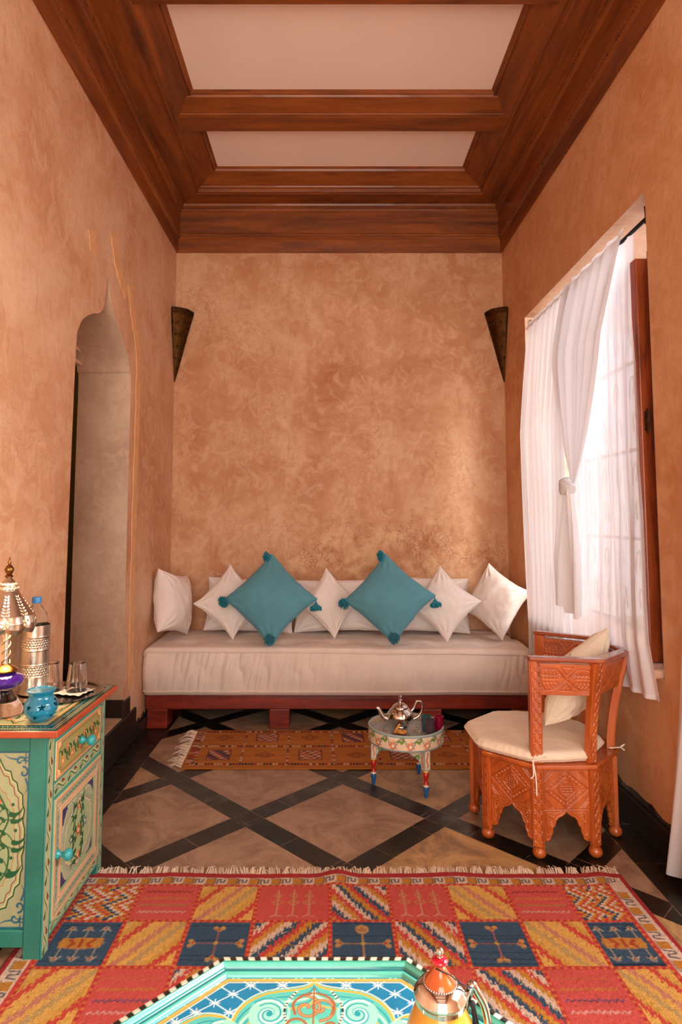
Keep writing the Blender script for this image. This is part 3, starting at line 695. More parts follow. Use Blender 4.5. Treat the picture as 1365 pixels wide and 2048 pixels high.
# ---------------------------------------------------------------- pillows
def pillow(name, label, cat, c, w, h, T, yaw=0, tilt=0, roll=0, m=None, group=None, pinch=.10, seed=1, tassels=False, wr=1.0, seam=False):
    t = thing(name, label, cat, c, 0, group)
    R = Matrix.Rotation(math.radians(yaw), 4, 'Z') @ Matrix.Rotation(math.radians(-tilt), 4, 'X') @ Matrix.Rotation(math.radians(roll), 4, 'Y')
    t.matrix_world = Matrix.Translation(c) @ R
    n = 64; u = np.sin(np.linspace(-1, 1, n) * PI / 2); U, V = np.meshgrid(u, u)
    sx = 1 - pinch * (1 - V ** 2) * np.abs(U) ** 2 - .0 * V; sy = 1 - pinch * (1 - U ** 2) * np.abs(V) ** 2
    Xp = U * w / 2 * sx + .006 * fbm(V * 2, U * .5, seed) ; Yp = V * h / 2 * sy + .006 * fbm(U * 2, V * .5, seed + 3)
    prof = ((1 - U ** 2).clip(0) * (1 - V ** 2).clip(0)) ** .42
    cr = np.hypot(np.abs(U) - 1, np.abs(V) - 1)
    ang = np.arctan2(1.001 - np.abs(V), 1.001 - np.abs(U))
    wk = .007 * np.sin(ang * 14 + seed) * np.exp(-((cr - .35) / .28) ** 2) + .006 * fbm(U * 5, V * 5, seed + 9)
    vs = []; out = []
    for sg in (1, -1):
        Tn = sg * (T / 2 * prof * (1 + .12 * fbm(U * 1.6, V * 1.6, seed + sg)) + wr * wk * np.minimum(1, prof * 1.5))
        Zn = -Tn
        P = np.stack([Xp, Zn, Yp], -1); out.append(P)
    # join: front sheet + back sheet
    Pf, Pb = out; V_ = np.vstack([Pf.reshape(-1, 3), Pb.reshape(-1, 3)]); idx = np.arange(n * n).reshape(n, n)
    q = np.stack([idx[:-1, :-1], idx[:-1, 1:], idx[1:, 1:], idx[1:, :-1]], -1).reshape(-1, 4)
    me = bpy.data.meshes.new('cover'); me.from_pydata(V_.tolist(), [], q.tolist() + (q[:, ::-1] + n * n).tolist())
    bm = bmesh.new(); bm.from_mesh(me); bmesh.ops.remove_doubles(bm, verts=bm.verts, dist=1e-5); bm.to_mesh(me); bm.free()
    link(me, 'cover', m, t)
    if seam:
        k0 = int(n * .5); MB().tube([(Xp[i, k0 + 4], -T / 2 * prof[i, k0 + 4] - .001, Yp[i, k0 + 4]) for i in range(3, n - 3)], .0016, 5).build('seam', m, t)
    else:
        edge = [(Xp[0, i], 0, Yp[0, i]) for i in range(n)] + [(Xp[i, -1], 0, Yp[i, -1]) for i in range(1, n)] + [(Xp[-1, i], 0, Yp[-1, i]) for i in range(n - 2, -1, -1)] + [(Xp[i, 0], 0, Yp[i, 0]) for i in range(n - 2, 0, -1)]
        MB().tube(edge, .0028, 5, closed=True).build('edge_seam', m, t)
    if tassels:
        Ri = R.inverted().to_3x3(); rr = random.Random(seed * 7)
        for (a, b), (dv, stem) in zip(((-1, 1), (1, 1), (1, -1), (-1, -1)), tassels):
            ins_ = .86 if dv[1] == -1 else .97; cn = Vector((a * w / 2 * ins_, -.012 if dv[1] == -1 else 0, b * h / 2 * ins_)); d = (Ri @ Vector(dv)).normalized(); mb = MB()
            base = cn + d * stem; mb.tube([cn, cn.lerp(base, .5), base], .004, 6)
            hd = base + d * .010; mb.sphere(hd, .013, 8); g = Ri @ Vector((0, 0, -1))
            side = d.orthogonal().normalized(); s2 = d.cross(side)
            for i in range(130):
                an = rr.uniform(0, 2 * PI); rad = .038 * math.sqrt(rr.random()); off = (side * math.cos(an) + s2 * math.sin(an))
                p1 = hd + off * .008; p2 = hd + d * .018 + off * (rad * .85 + .004); L_ = .040 + rr.uniform(-.005, .006) - rad * .35
                p3 = hd + d * L_ + off * rad + g * .006 * rad / .038
                mb.tube([p1, p2, p3], [.0024, .0026, .0016], 4)
            mb.build('tassel', M['tassel'], t)
    return t
gb = 'long white bolster pillows leaning on the back wall'
pillow('back_pillow', 'long white pillow against the wall, behind the leftmost blue cushion', 'pillow', (-.545, 4.335, .684), .60, .36, .13, 0, 14, 2, M['white'], gb, .05, 3)
pillow('back_pillow', 'long white pillow against the wall between the two blue cushions', 'pillow', (.062, 4.34, .68), .60, .35, .13, 0, 14, -1, M['white'], gb, .05, 5)
pillow('back_pillow', 'long white pillow against the wall with its corner showing right of the blue cushions', 'pillow', (.668, 4.335, .688), .60, .37, .13, 0, 14, 2, M['white'], gb, .05, 8)
gd = 'white square pillows standing on a corner'
pillow('corner_pillow', 'white pillow on its corner tucked left of the first blue cushion', 'pillow', (-.64, 4.13, .732), .345, .345, .13, 10, 16, 43, M['white'], gd, .12, 12)
pillow('corner_pillow', 'white pillow on its corner standing between the two blue cushions', 'pillow', (.012, 4.14, .722), .325, .325, .13, 34, 14, 46, M['white'], gd, .12, 14)
pillow('corner_pillow', 'white pillow on its corner tucked right of the second blue cushion', 'pillow', (.750, 4.10, .724), .345, .345, .13, -12, 16, 40, M['white'], gd, .13, 18)
pillow('side_pillow', 'white pillow leaning on the left wall at the end of the daybed', 'pillow', (-1.018, 4.10, .732), .36, .39, .185, 74, 8, 12, M['white'], None, .10, 23)
pillow('side_pillow', 'white pillow leaning on the right wall beside the window curtain', 'pillow', (1.095, 4.12, .738), .36, .36, .19, -46, 14, 27, M['white'], None, .11, 27)
T1 = (((-.75, -.6, -.25), .012), ((.0, -.35, -1), .028), ((0, -1, .22), .002), ((-.25, -.9, -.35), .004))
tl = pillow('tasselled_cushion', 'blue tasselled cushion on its corner, the one nearer the arched doorway', 'cushion', (-.366, 3.965, .772), .415, .415, .15, 2, 19, 45, M['teal'], 'blue tasselled cushions', .07, 31, T1, .6)
T2 = (((-.85, -.45, -.1), .008), ((.1, -.35, -1), .028), ((0, -1, .22), .002), ((-.25, -.9, -.35), .004))
pillow('tasselled_cushion', 'blue tasselled cushion on its corner, the one nearer the curtained window', 'cushion', (.385, 3.965, .776), .41, .41, .15, -3, 19, 41, M['teal'], 'blue tasselled cushions', .07, 37, T2, .6)

# ---------------------------------------------------------------- rugs
def fringe(parent, p0, p1, n, L, dirv, seed, z=.004, side=0):
    rr = random.Random(seed); mb = MB(); p0 = Vector(p0); p1 = Vector(p1); dv = Vector(dirv).normalized(); al = (p1 - p0).normalized()
    bunch = 0
    for i in range(n):
        if i % 4 == 0: bunch = rr.uniform(-.7, .7)
        a = p0.lerp(p1, (i + rr.random()) / n); l = L * rr.uniform(.6, 1.1)
        b = a + dv * l * .5 + al * l * .3 * bunch; c = a + dv * l * rr.uniform(.75, 1) + al * l * (.6 * bunch + rr.uniform(-.25, .25))
        a.z = z; b.z = z + rr.uniform(.004, .016); c.z = z * .5 + rr.uniform(0, .008)
        mb.tube([a, b, c], [.0024, .0022, .001], 4)
    o = mb.build('fringe', M['fringe'], parent); o['kind'] = 'stuff'
def zigzag(cv, x0, x1, y, amp, per, w, col):
    n = max(2, int((x1 - x0) / per)); cv.stroke([(x0 + (x1 - x0) * i / n, y + (amp if i % 2 else -amp) + random.uniform(-.3, .3) * amp) for i in range(n + 1)], w, col)
RED, ORG, YEL, NAVY, CRM, PNK = '#d8463c', '#e6943c', '#eeb85a', '#345672', '#ecd0ba', '#dd8a76'
def big_rug():
    t = thing('patchwork_rug', 'large red and yellow patchwork wool rug with a pale fringe', 'rug', (0, 0, 0))
    x0, x1, y0, y1 = -.93, 1.05, -.25, 2.32
    cv = Canvas(x0, x1, y0, y1, .0034, '#c8332f'); X, Y = cv.X, cv.Y
    rng = random.Random(5)
    sx = [-.84, -.638, -.438, -.237, -.036 + .04, .2, .402, .602, .8, .962]
    # borders
    cv.rect(x0 + .022, x1 - .022, y0 + .03, y1 - .035, CRM)
    for i in range(26):
        a = x0 + .045 + i * .076
        if a > x1 - .09: break
        cv.rect(a, a + .036, 2.248, 2.278, '#cf8a2c')
        pts = [(a + .040, 2.250), (a + .040, 2.274), (a + .052, 2.274), (a + .052, 2.258), (a + .064, 2.258), (a + .066, 2.276)]
        cv.stroke(pts, .005, '#2c3c58'); cv.stroke([(a - .004, 2.247), (a + .030, 2.246), (a + .034, 2.279), (a + .0, 2.281)], .003, '#4a4038')
    for sgn in (0, 1):
        for j in range(30):
            b = 2.20 - j * .082
            xx = (x0 + .036) if not sgn else (x1 - .036 - .034)
            cv.rect(xx, xx + .034, b - .034, b, '#cf8a2c')
            q = 1 if sgn else -1; cx = xx + .017
            cv.stroke([(cx - .016, b - .038), (cx + .014, b - .040), (cx + .014, b - .052), (cx - .010, b - .054), (cx - .012, b - .066), (cx + .014, b - .070)], .005, '#2c3c58')
            cv.stroke([(cx - .02, b + .003), (cx - .02, b - .036)], .003, '#4a4038')
    gx0, gx1 = -.84, .962; top = 2.238
    cv.rect(gx0 - .012, gx1 + .012, y0 + .1, top + .006, RED)
    rows = [top - .186 - .207 * max(0, i - 1) if i else top for i in range(13)]
    def blob(n, f):  # pixel blocks with colour function
        pass
    P0 = ['zig', 'red', 'yelL', 'fig', 'strR', 'fig', 'yelR', 'red', 'zig']
    P1 = ['bluA', 'yelL', 'bluB', 'strL', 'bluC', 'strR', 'bluB', 'yelR', 'bluA']
    P2 = ['yelL', 'red', 'strL', 'red', 'yelL', 'red', 'strR', 'red', 'yelR']
    for r in range(11):
        yt, yb = rows[r] - .006, rows[r + 1] + .006; row = [P0, P1, P2][r % 3]
        for c in range(9):
            xa, xb = sx[c] + .007, sx[c + 1] - .007; k = row[c]; w = xb - xa; h = yt - yb; cx = (xa + xb) / 2; cy = (ya_ := (yt + yb) / 2)
            sl = cv.win(xa, xb, yb, yt); XX, YY = X[sl], Y[sl]; u = (XX - xa) / w; v = (YY - yb) / h
            ins = (u >= 0) & (u <= 1) & (v >= 0) & (v <= 1)
            if k == 'red':
                cv.rect(xa, xb, yb, yt, '#de5850')
                cols = ['#8a1a22', '#cf8a30', '#a89048', '#e0b0a0'] if r % 3 == 0 else ['#cf6a3a', '#d08a30', '#5a4a78', '#e8b4a8']
                for q, cc in enumerate(cols): zigzag(cv, xa + .012, xb - .018, yt - h * (.18 + .2 * q), .004, .008, .004, cc)
            elif k == 'fig':
                cv.rect(xa, xb, yb, yt, '#da564e')
                for q in range(3):
                    px = cx + (q - 1) * .052
                    cv.stroke([(px, yt - .02), (px, yb + .03)], .0035, '#d8ae88'); cv.stroke([(px, yb + .03), (px - .018, yb + .016), (px, yb + .024), (px + .018, yb + .016)], .003, '#d8ae88')
                    for e in (-1, 1):
                        for (dx, dy) in ((.013, .05), (.02, .085)):
                            cv.stroke([(px, yt - dy + .014), (px + e * dx, yt - dy), (px, yt - dy - .014)], .003, '#c8a060')
            elif k[:3] in ('yel', 'str'):
                d = 1 if k[3] == 'L' else -1
                s = (v * .62 - d * u * .95) if True else 0
                s = (s + (1 if d > 0 else 0) * .95 + .04 * vnoise(XX * 160, YY * 60, 3) + .02 * np.sign(np.sin(XX * 520)))
                if k[:3] == 'yel':
                    pal = [YEL, YEL, RED, '#e0a848', YEL, '#c9a668', YEL, '#d68a70']
                    per = .95
                else:
                    pal = ['#d8962e', RED, NAVY, CRM, '#d8962e', RED, CRM, NAVY] if True else []
                    per = .8
                idx = (np.floor(s / per * len(pal)).astype(int)) % len(pal)
                jit = vnoise(XX * 260, YY * 260, 8)
                idx = np.where((jit > .86), (idx + 1) % len(pal), idx)
                cc = np.array([lin(p) for p in pal])[idx]
                cv.a[sl] = np.where(ins[..., None], cc, cv.a[sl])
            elif k == 'zig':
                pal = [RED, '#d8962e', NAVY, CRM, '#d8962e', RED, CRM, '#cf8a2c']
                gy = np.floor(v * 16); gx = np.floor((u * 13 + 1.9 * np.abs(((gy / 4 + .5) % 2) - 1) * 2) ).astype(int)
                idx = (gx) % len(pal)
                jit = vnoise(np.floor(u * 13) * 3.1, gy * 2.7, 6) > .8; idx = np.where(jit, (idx + 3) % 8, idx)
                cc = np.array([lin(p) for p in pal])[idx]; cv.a[sl] = np.where(ins[..., None], cc, cv.a[sl])
            else:
                cv.rect(xa, xb, yb, yt, NAVY)
                for q in range(14):
                    yy = yb + h * rng.random(); cv.rect(xa, xb, yy, yy + .0025, '#16304a' if q % 2 else '#31557a')
                GO, CR = '#c9985c', '#c9b89c'
                if k == 'bluA':
                    cv.circle(cx, cy, .066, '#cf8a34', .026); cv.rect(cx - .062, cx + .062, cy - .022, cy + .024, '#d08f38')
                    for q in (-.02, 0, .02): cv.stroke([(cx + q * 1.8, cy + .014), (cx + q, cy - .004), (cx + q * 1.6, cy - .016)], .011, '#b8481e')
                    for e in (-1, 1):
                        for q in (-1, 0, 1):
                            px = cx + q * .052; yy = cy + e * .062
                            cv.stroke([(px, cy + e * .024), (px, yy)], .004, '#b8a890')
                            cv.stroke([(px - .016, yy - e * .004), (px, yy + e * .008), (px + .016, yy - e * .004)], .0035, CR); cv.circle(px, yy + e * .006, .008, CR, None, .003); cv.circle(px, yy + e * .004, .004, '#b8481e')
                else:
                    pk = '#b06a68' if k == 'bluB' else GO
                    cv.stroke([(cx, cy + .055), (cx, cy - .055)], .005, pk); cv.stroke([(cx - .06, cy), (cx + .06, cy)], .004, pk)
                    for (dx, dy) in ((0, .062), (0, -.062), (.068, 0), (-.068, 0)):
                        for (ex, ey) in ((0, 0), (-.011, .008), (.011, .008)): cv.circle(cx + dx + (ex if dx == 0 else ey * (1 if dx > 0 else -1)), cy + dy + (ey * (1 if dy >= 0 else -1) if dx == 0 else ex), .0085, GO)
                        cv.circle(cx + dx, cy + dy, .005, '#b85030')
                    cv.circle(cx, cy, .007, '#c8b04c')
                    if k == 'bluC': cv.circle(cx, cy + .062, .016, GO, None, .009)
    # stitched joints
    for c in range(10):
        for j in range(220):
            yy = top - j * .011
            if yy < y0 + .1: break
            cv.circle(sx[c] + rng.uniform(-.002, .002), yy, .0036, ORG if j % 2 else '#b02a20')
    for r in range(12):
        for j in range(165): cv.circle(gx0 + j * .011, rows[r] + rng.uniform(-.002, .002), .0036, ORG if j % 2 else '#b02a20')
    ed = np.maximum(np.abs(X - (x0 + x1) / 2) - (x1 - x0) / 2 + .022, Y - (y1 - .035)); cv.mask(ed > 0, '#b8282c')
    h = .009 + .0025 * vnoise(X * 150, Y * 150, 2) + .003 * fbm(X * 5, Y * 5, 4)
    blu = cv.a[..., 2] > cv.a[..., 0]; h = h - .002 * blu
    for q, s_, a in ((.03, .05, .016), (.96, .045, .007), (-.55, .09, .004), (.45, .08, .005)):
        h = h + a * np.exp(-((X - q) / s_) ** 2) * np.exp(-((Y - y1) / .10) ** 2)
    e = np.minimum.reduce([X - x0, x1 - X, Y - y0, y1 - Y]); h = h * np.clip(e / .012 + .25, 0, 1)
    P = np.stack([X + .006 * np.sin(Y * 5) * np.clip((X - .8) * 5, 0, 1), Y + .006 * fbm(X * 2.5, X * 0, 3) * np.clip((Y - 1.9) * 3, 0, 1), h + .002], -1)
    B = P.copy(); B[..., 2] = .0005
    grid_obj('woven_field', P, M['wool'], t, cv.a, None, True, B)
    fringe(t, (x0 + .01, y1 - .004, 0), (x1 - .01, y1 - .004, 0), 430, .055, (0, 1, 0), 3)
    return t
big_rug()
def runner():
    t = thing('runner_rug', 'narrow orange flat woven runner in front of the daybed', 'rug', (0, 0, 0))
    x0, x1, y0, y1 = -.755, 1.02, 3.262, 3.835
    cv = Canvas(x0, x1, y0, y1, .004, '#c87624'); X, Y = cv.X, cv.Y; rng = random.Random(8)
    n = vnoise(X * 4, Y * 90, 4); cv.a *= (.85 + .3 * n)[..., None]
    pal = ['#8c1a1a', '#d8b494', '#2a2c3c', '#b8321e', '#d8a070']
    def beads(xa, ya, xb, yb, w):
        L = math.hypot(xb - xa, yb - ya); k = int(L / .016)
        for i in range(k):
            px, py = xa + (xb - xa) * (i + .5) / k, ya + (yb - ya) * (i + .5) / k; c = pal[rng.choice((0, 1, 1, 2, 3, 0, 4))]
            if abs(xb - xa) > abs(yb - ya): cv.rect(px - .006, px + .008, py - w / 2, py + w / 2, c)
            else: cv.rect(px - w / 2, px + w / 2, py - .005, py + .006, c)
    for yy in (y0 + .055, (y0 + y1) / 2 + .02, y1 - .03): beads(x0 + .03, yy, x1, yy, .022)
    xs = [x0 + .05 + i * .245 for i in range(8)]
    for q in xs: beads(q, y0 + .05, q, y1 - .03, .014)
    beads(x0 + .025, y0 + .05, x0 + .025, y1 - .03, .03)
    for i in range(7):
        cx = xs[i] + .122
        for r in range(2):
            cy = y0 + .055 + (.125 if r == 0 else .39); d = (i + r) % 2 == 0
            if d:
                sl = cv.win(cx - .062, cx + .062, cy - .07, cy + .07); XX, YY = X[sl], Y[sl]
                idx = (np.floor((XX * .9 + YY * .7) / .02 + np.sign(np.sin(YY * 260)) * .4).astype(int)) % 4
                ins = (np.abs(XX - cx) < .058) & (np.abs(YY - cy) < .066)
                cc = np.array([lin(p) for p in ('#8c1a1a', '#d8b494', '#b8441e', '#d8a070' if (i % 3) else '#3a5060')])[idx]; cv.a[sl] = np.where(ins[..., None], cc, cv.a[sl])
                for a in ([(cx - .06, cy - .068), (cx + .06, cy - .068), (cx + .06, cy + .068), (cx - .06, cy + .068)],): cv.stroke(a, .006, '#6a1a18', True)
            else:
                cc = '#7a2a14' if (i + r) % 4 else '#c89040'
                for s_ in (1, .5): cv.stroke([(cx - .05 * s_, cy), (cx, cy + .04 * s_), (cx + .05 * s_, cy), (cx, cy - .04 * s_)], .007, cc, True)
    h = .007 + .0012 * vnoise(X * 120, Y * 120, 5) + .002 * fbm(X * 4, Y * 5, 2)
    P = np.stack([X + .02 * (Y - y0) * 0 - .03 * np.clip((Y - y0) / .57, 0, 1) * np.clip((x1 - X) / 1.7, 0, 1), Y, h], -1); B = P.copy(); B[..., 2] = .001
    grid_obj('woven_field', P, M['wool'], t, cv.a, None, True, B)
    fringe(t, (x0, y0 + .01, 0), (x0 - .03, y1 - .01, 0), 84, .085, (-1, 0, 0), 6)
runner()
# ---------------------------------------------------------------- painted motifs
GRN, CRE, RST, SAGE, TEAL2, BLU, PCH = '#1c5a34', '#e6cf9c', '#8e3420', '#9aa678', '#2f8f86', '#1f6f8c', '#e0a878'
def vine(cv, x0, x1, y0, y1, per, base='#9fae84', vert=False, leafs=(GRN, '#7a3a24')):
    cv.rect(x0, x1, y0, y1, base)
    L = (y1 - y0) if vert else (x1 - x0); w = (x1 - x0) if vert else (y1 - y0); n = max(2, int(L / per)); c = (x0 + x1) / 2 if vert else (y0 + y1) / 2; s = y0 if vert else x0
    T = np.linspace(0, n, n * 10); pts = [(c + w * .27 * math.sin(t * PI), s + L * t / n) for t in T]
    if not vert: pts = [(b, a) for a, b in pts]
    cv.stroke(pts, w * .13, '#2a6a44'); cv.stroke([(p[0] + w * .05, p[1] + w * .09) for p in pts], w * .06, CRE)
    for i in range(n):
        q = s + L * (i + .5) / n; o = -w * .22 * (1 if i % 2 == 0 else -1)
        a = [(c + o * 1.0, q - per * .22), (c + o * .2, q + per * .20)] if vert else [(q - per * .22, c + o), (q + per * .2, c + o * .2)]
        cv.stroke(catmull([a[0], ((a[0][0] + a[1][0]) / 2, (a[0][1] + a[1][1]) / 2 + .001), a[1]], 4), w * .34, leafs[i % len(leafs)], False, True)
def flower(cv, x, y, r, col='#d8623a', c2='#f0d0a0', n=5):
    for i in range(n):
        a = 2 * PI * i / n + .4; cv.stroke([(x, y), (x + r * math.cos(a), y + r * math.sin(a))], r * .75, col, False, True)
    cv.circle(x, y, r * .28, c2)
def leaf(cv, x, y, a, L, col=GRN):
    pts = [(x + L * t * math.cos(a + .9 * t), y + L * t * math.sin(a + .9 * t)) for t in np.linspace(0, 1, 7)]
    cv.stroke(pts, L * .38, col, False, True)
def curl(cv, x, y, r, a0, turns, w, col, sg=1):
    T = np.linspace(0, 1, 22); cv.stroke([(x + r * (1 - .85 * t) * math.cos(a0 + sg * t * turns * 2 * PI), y + r * (1 - .85 * t) * math.sin(a0 + sg * t * turns * 2 * PI)) for t in T], w, col)
def ogee_frame(cx, cy, w, h, n=10):
    k = [(0, 1), (.10, .93), (.22, .86), (.42, .84), (.50, .74), (.66, .70), (.72, .60), (.88, .55), (.90, .42), (.97, .36), (.92, .22), (1, .12), (1, 0)]
    q = [(cx + a * w / 2, cy + b * h / 2) for a, b in k]
    full = q + [(x, 2 * cy - y) for x, y in q[::-1][1:]] + [(2 * cx - x, 2 * cy - y) for x, y in q[1:]] + [(2 * cx - x, y) for x, y in q[::-1][1:-1]]
    return full
# ---------------------------------------------------------------- painted cabinet
def cabinet():
    t = thing('painted_cabinet', 'small turquoise cabinet with painted flowers, one drawer and one door, holding the lamp', 'cabinet', (0, 0, 0))
    bx0, bx1, by0, by1, zt = -1.112, -.828, 1.878, 2.352, .634
    # carcass
    MB().bb((bx0, by0 + .010, .045), (bx1 - .006, by1 - .01, zt)).build('carcass', M['turq'], t)
    for n_, (xx, yy) in enumerate(((bx0, by0), (bx1 - .052, by0), (bx0, by1 - .05), (bx1 - .052, by1 - .05))):
        MB().bb((xx, yy, 0), (xx + .050, yy + .05, zt - .001)).build('leg', M['turq'], t, .003)
    mb = MB().bb((bx0 + .051, by0 + .002, zt - .045), (bx1 - .053, by0 + .02, zt - .002)); mb.build('side_top_rail', M['turq'], t, .003)
    MB().bb((bx0 + .051, by0 + .002, .042), (bx1 - .053, by0 + .02, .09)).build('side_bottom_rail', M['turq'], t, .003)
    # side panel facing the camera: painted, recessed
    cv = Canvas(bx0 + .05, bx1 - .052, .09, zt - .045, .0013, '#a3a982'); cx = (bx0 + bx1) / 2 - .001; cy = (.09 + zt - .045) / 2; w = bx1 - bx0 - .102; h = zt - .135
    cv.a *= (1 + .10 * fbm(cv.X * 25, cv.Y * 8, 3))[..., None]
    BL = '#2c6a80'
    cv.stroke([(cx - w / 2, .09), (cx + w / 2, .09), (cx + w / 2, zt - .045), (cx - w / 2, zt - .045)], .012, BL, True)
    fr = ogee_frame(cx, cy, w * .86, h * .90); cv.poly(fr, '#a9b58c')
    cv.stroke(fr, .0065, '#d8cf94', True); cv.stroke([(cx + (x - cx) * 1.03, cy + (y - cy) * 1.01) for x, y in fr], .0045, GRN, True); cv.stroke([(cx + (x - cx) * .86, cy + (y - cy) * .93) for x, y in fr], .0028, RST, True)
    f2 = ogee_frame(cx, cy, w * .58, h * .62); cv.poly(f2, '#9fae80'); cv.stroke(f2, .005, '#c9c48c', True); cv.stroke(f2, .002, RST, True)
    for sx_ in (-1, 1):
        for sy_ in (-1, 1):
            px, py = cx + sx_ * w * .40, cy + sy_ * h * .40
            curl(cv, px - sx_ * .012, py + sy_ * .020, .016, PI * (0 if sx_ > 0 else 1), .8, .006, BL, sx_ * sy_); curl(cv, px - sx_ * .002, py - sy_ * .012, .017, PI / 2 * sy_, .8, .006, BL, -sx_ * sy_)
            cv.stroke(catmull([(px - sx_ * .022, py + sy_ * .026), (px - sx_ * .045, py + sy_ * .030), (px - sx_ * .060, py + sy_ * .040)], 5), .006, BL, False, True)
            cv.stroke(catmull([(px + sx_ * .006, py - sy_ * .030), (px + sx_ * .012, py - sy_ * .055), (px + sx_ * .004, py - sy_ * .072)], 5), .007, BL, False, True)
            for q in (0, .009): cv.stroke([(px + sx_ * (.004 + q), py + sy_ * .014), (px + sx_ * (.004 + q), py + sy_ * .042)], .0035, BL); cv.stroke([(px - sx_ * .008, py + sy_ * (.022 + q)), (px + sx_ * .022, py + sy_ * (.022 + q))], .0035, BL)
    flower(cv, cx, cy, .020, '#b86a2c'); flower(cv, cx, cy + .105, .016, '#cf5a34'); flower(cv, cx, cy - .105, .016, '#cf5a34')
    for sx_ in (-1, 1):
        flower(cv, cx + sx_ * .012, cy - .060, .012, '#2f7fa0')
        for q, (yy, L, a) in enumerate(((.085, .04, -.2), (.05, .045, .6), (.012, .05, -.5), (-.025, .05, .3), (-.065, .04, -.9), (-.10, .035, .5))):
            pts = catmull([(cx, cy + yy - .02), (cx + sx_ * L * .5, cy + yy + .004), (cx + sx_ * L, cy + yy - .012 + .02 * a)], 6); cv.stroke(pts, .003, GRN)
            leaf(cv, pts[-1][0], pts[-1][1], (PI / 2 if sx_ > 0 else PI / 2) - sx_ * 1.9, .040); leaf(cv, pts[5][0], pts[5][1], PI / 2 + sx_ * .5, .030)
            cv.circle(cx + sx_ * (L + .004), cy + yy + .012, .005, GRN)
        cv.stroke(catmull([(cx, cy - .13), (cx + sx_ * .03, cy - .09), (cx + sx_ * .035, cy - .03), (cx + sx_ * .01, cy + .0), (cx + sx_ * .032, cy + .06), (cx, cy + .13)], 6), .0048, GRN)
    canvas_slab('side_panel', cv, (0, by0 + .009, 0), (1, 0, 0), (0, 0, 1), (0, -1, 0), .003, M['paint'], t)
    # front faces +X ; canvas u = Y
    cv = Canvas(by0, by1, 0.0, zt, .0014, '#2f8c84')
    legm = (cv.Y < .042) & (cv.X > by0 + .05) & (cv.X < by1 - .05)
    vine(cv, by0 + .006, by0 + .044, .005, zt - .004, .045, '#a6b088', True); vine(cv, by1 - .036, by1 - .006, .005, zt - .004, .045, '#8fae90', True)
    for a, b in ((.604, .630), (.434, .478), (.045, .078)): vine(cv, by0 + .052, by1 - .044, a + .004, b - .003, .045, '#9cb088')
    f = ~legm
    canvas_slab('front_frame', cv, (bx1 + .001, 0, 0), (0, 1, 0), (0, 0, 1), (1, 0, 0), .0022, M['paint'], t, None, f[:-1, :-1] & f[1:, 1:])
    dy0, dy1 = by0 + .056, by1 - .05
    # drawer
    cv = Canvas(dy0, dy1, .484, .598, .0013, '#e3bf86'); w = dy1 - dy0; cy = .541
    cv.stroke([(dy0 + .004, .488), (dy1 - .004, .488), (dy1 - .004, .594), (dy0 + .004, .594)], .003, '#a8452a', True)
    xs0, xs1 = dy0 + .014, dy1 - .014; ya, yb = .494, .588
    fr = [(xs0 + .02, yb), (xs0 + .02, yb - .01), (xs0, yb - .02), (xs0, ya + .02), (xs0 + .02, ya + .01), (xs0 + .02, ya), (xs1 - .02, ya), (xs1 - .02, ya + .01), (xs1, ya + .02), (xs1, yb - .02), (xs1 - .02, yb - .01), (xs1 - .02, yb)]
    cv.poly(fr, '#9c9a5c'); cv.stroke(fr, .0025, '#7a4a1c', True); cv.stroke([(dy0 + w / 2 + (x - dy0 - w / 2) * .95, cy + (y - cy) * .88) for x, y in fr], .0018, RST, True)
    T = np.linspace(xs0 + .03, xs1 - .03, 60); cv.stroke([(q, cy + .016 * math.sin((q - xs0) * 48)) for q in T], .0028, '#5a5a24')
    for q in range(9):
        px = xs0 + .035 + q * (xs1 - xs0 - .07) / 8; s_ = 1 if q % 2 else -1
        flower(cv, px, cy + s_ * .016, .017, '#cf5a40' if q % 3 else '#e07a58'); leaf(cv, px + .012, cy - s_ * .012, s_ * 1.2, .034); leaf(cv, px - .006, cy - s_ * .006, -s_ * 1.8, .028)
        curl(cv, px + .004, cy + s_ * .03, .008, 0, .9, .0018, '#c88a3a')
    for e in (dy0 + .009, dy1 - .009):
        for q in (.498, .506, .576, .584): cv.circle(e, q, .0022, RST)
    dr = canvas_slab('drawer', cv, (bx1 + .004, 0, 0), (0, 1, 0), (0, 0, 1), (1, 0, 0), .005, M['paint'], t)
    def knob(par, y, z, s_=1.0):
        Mt = Matrix.Translation((bx1 + .005, y, z)) @ Matrix.Rotation(PI / 2, 4, 'Y')
        MB().lathe([(0, 0), (.0125, 0.0), (.0135, .006), (.009, .011), (.0062, .016), (.007, .021), (.014, .026), (.0175, .034), (.0155, .042), (.008, .047), (0, .048)], 20, Mt).build('knob', M['turqx'], par)
    knob(dr, (dy0 + dy1) / 2, .541)
    # door with raised frame
    cv = Canvas(dy0, dy1, .082, .428, .0013, '#9cad84'); w = dy1 - dy0; cx = (dy0 + dy1) / 2; cy = .255
    def box(d, col, wd, fill=None):
        p = [(dy0 + d, .082 + d), (dy1 - d, .082 + d), (dy1 - d, .428 - d), (dy0 + d, .428 - d)]
        if fill: cv.poly(p, fill)
        cv.stroke(p, wd, col, True)
    box(.004, '#e0b888', .006, '#b7a184'); box(.009, RST, .0016); box(.022, '#7fa58a', .012)
    for i in range(14): px = dy0 + .035 + i * (w - .07) / 13; [cv.stroke([(px - .008, q - .004), (px, q + .005), (px + .008, q - .003)], .003, '#2f6f60') for q in (.104, .406)]
    for i in range(13): py = .12 + i * .0225; [cv.stroke([(q - .004, py - .006), (q + .004, py), (q - .003, py + .006)], .003, '#2f6f60') for q in (dy0 + .022, dy1 - .022)]
    box(.038, '#ecc79a', .004); box(.046, '#ecc79a', .004); box(.042, RST, .0014)
    box(.054, '#7a9a70', .003, '#a3ab8c')
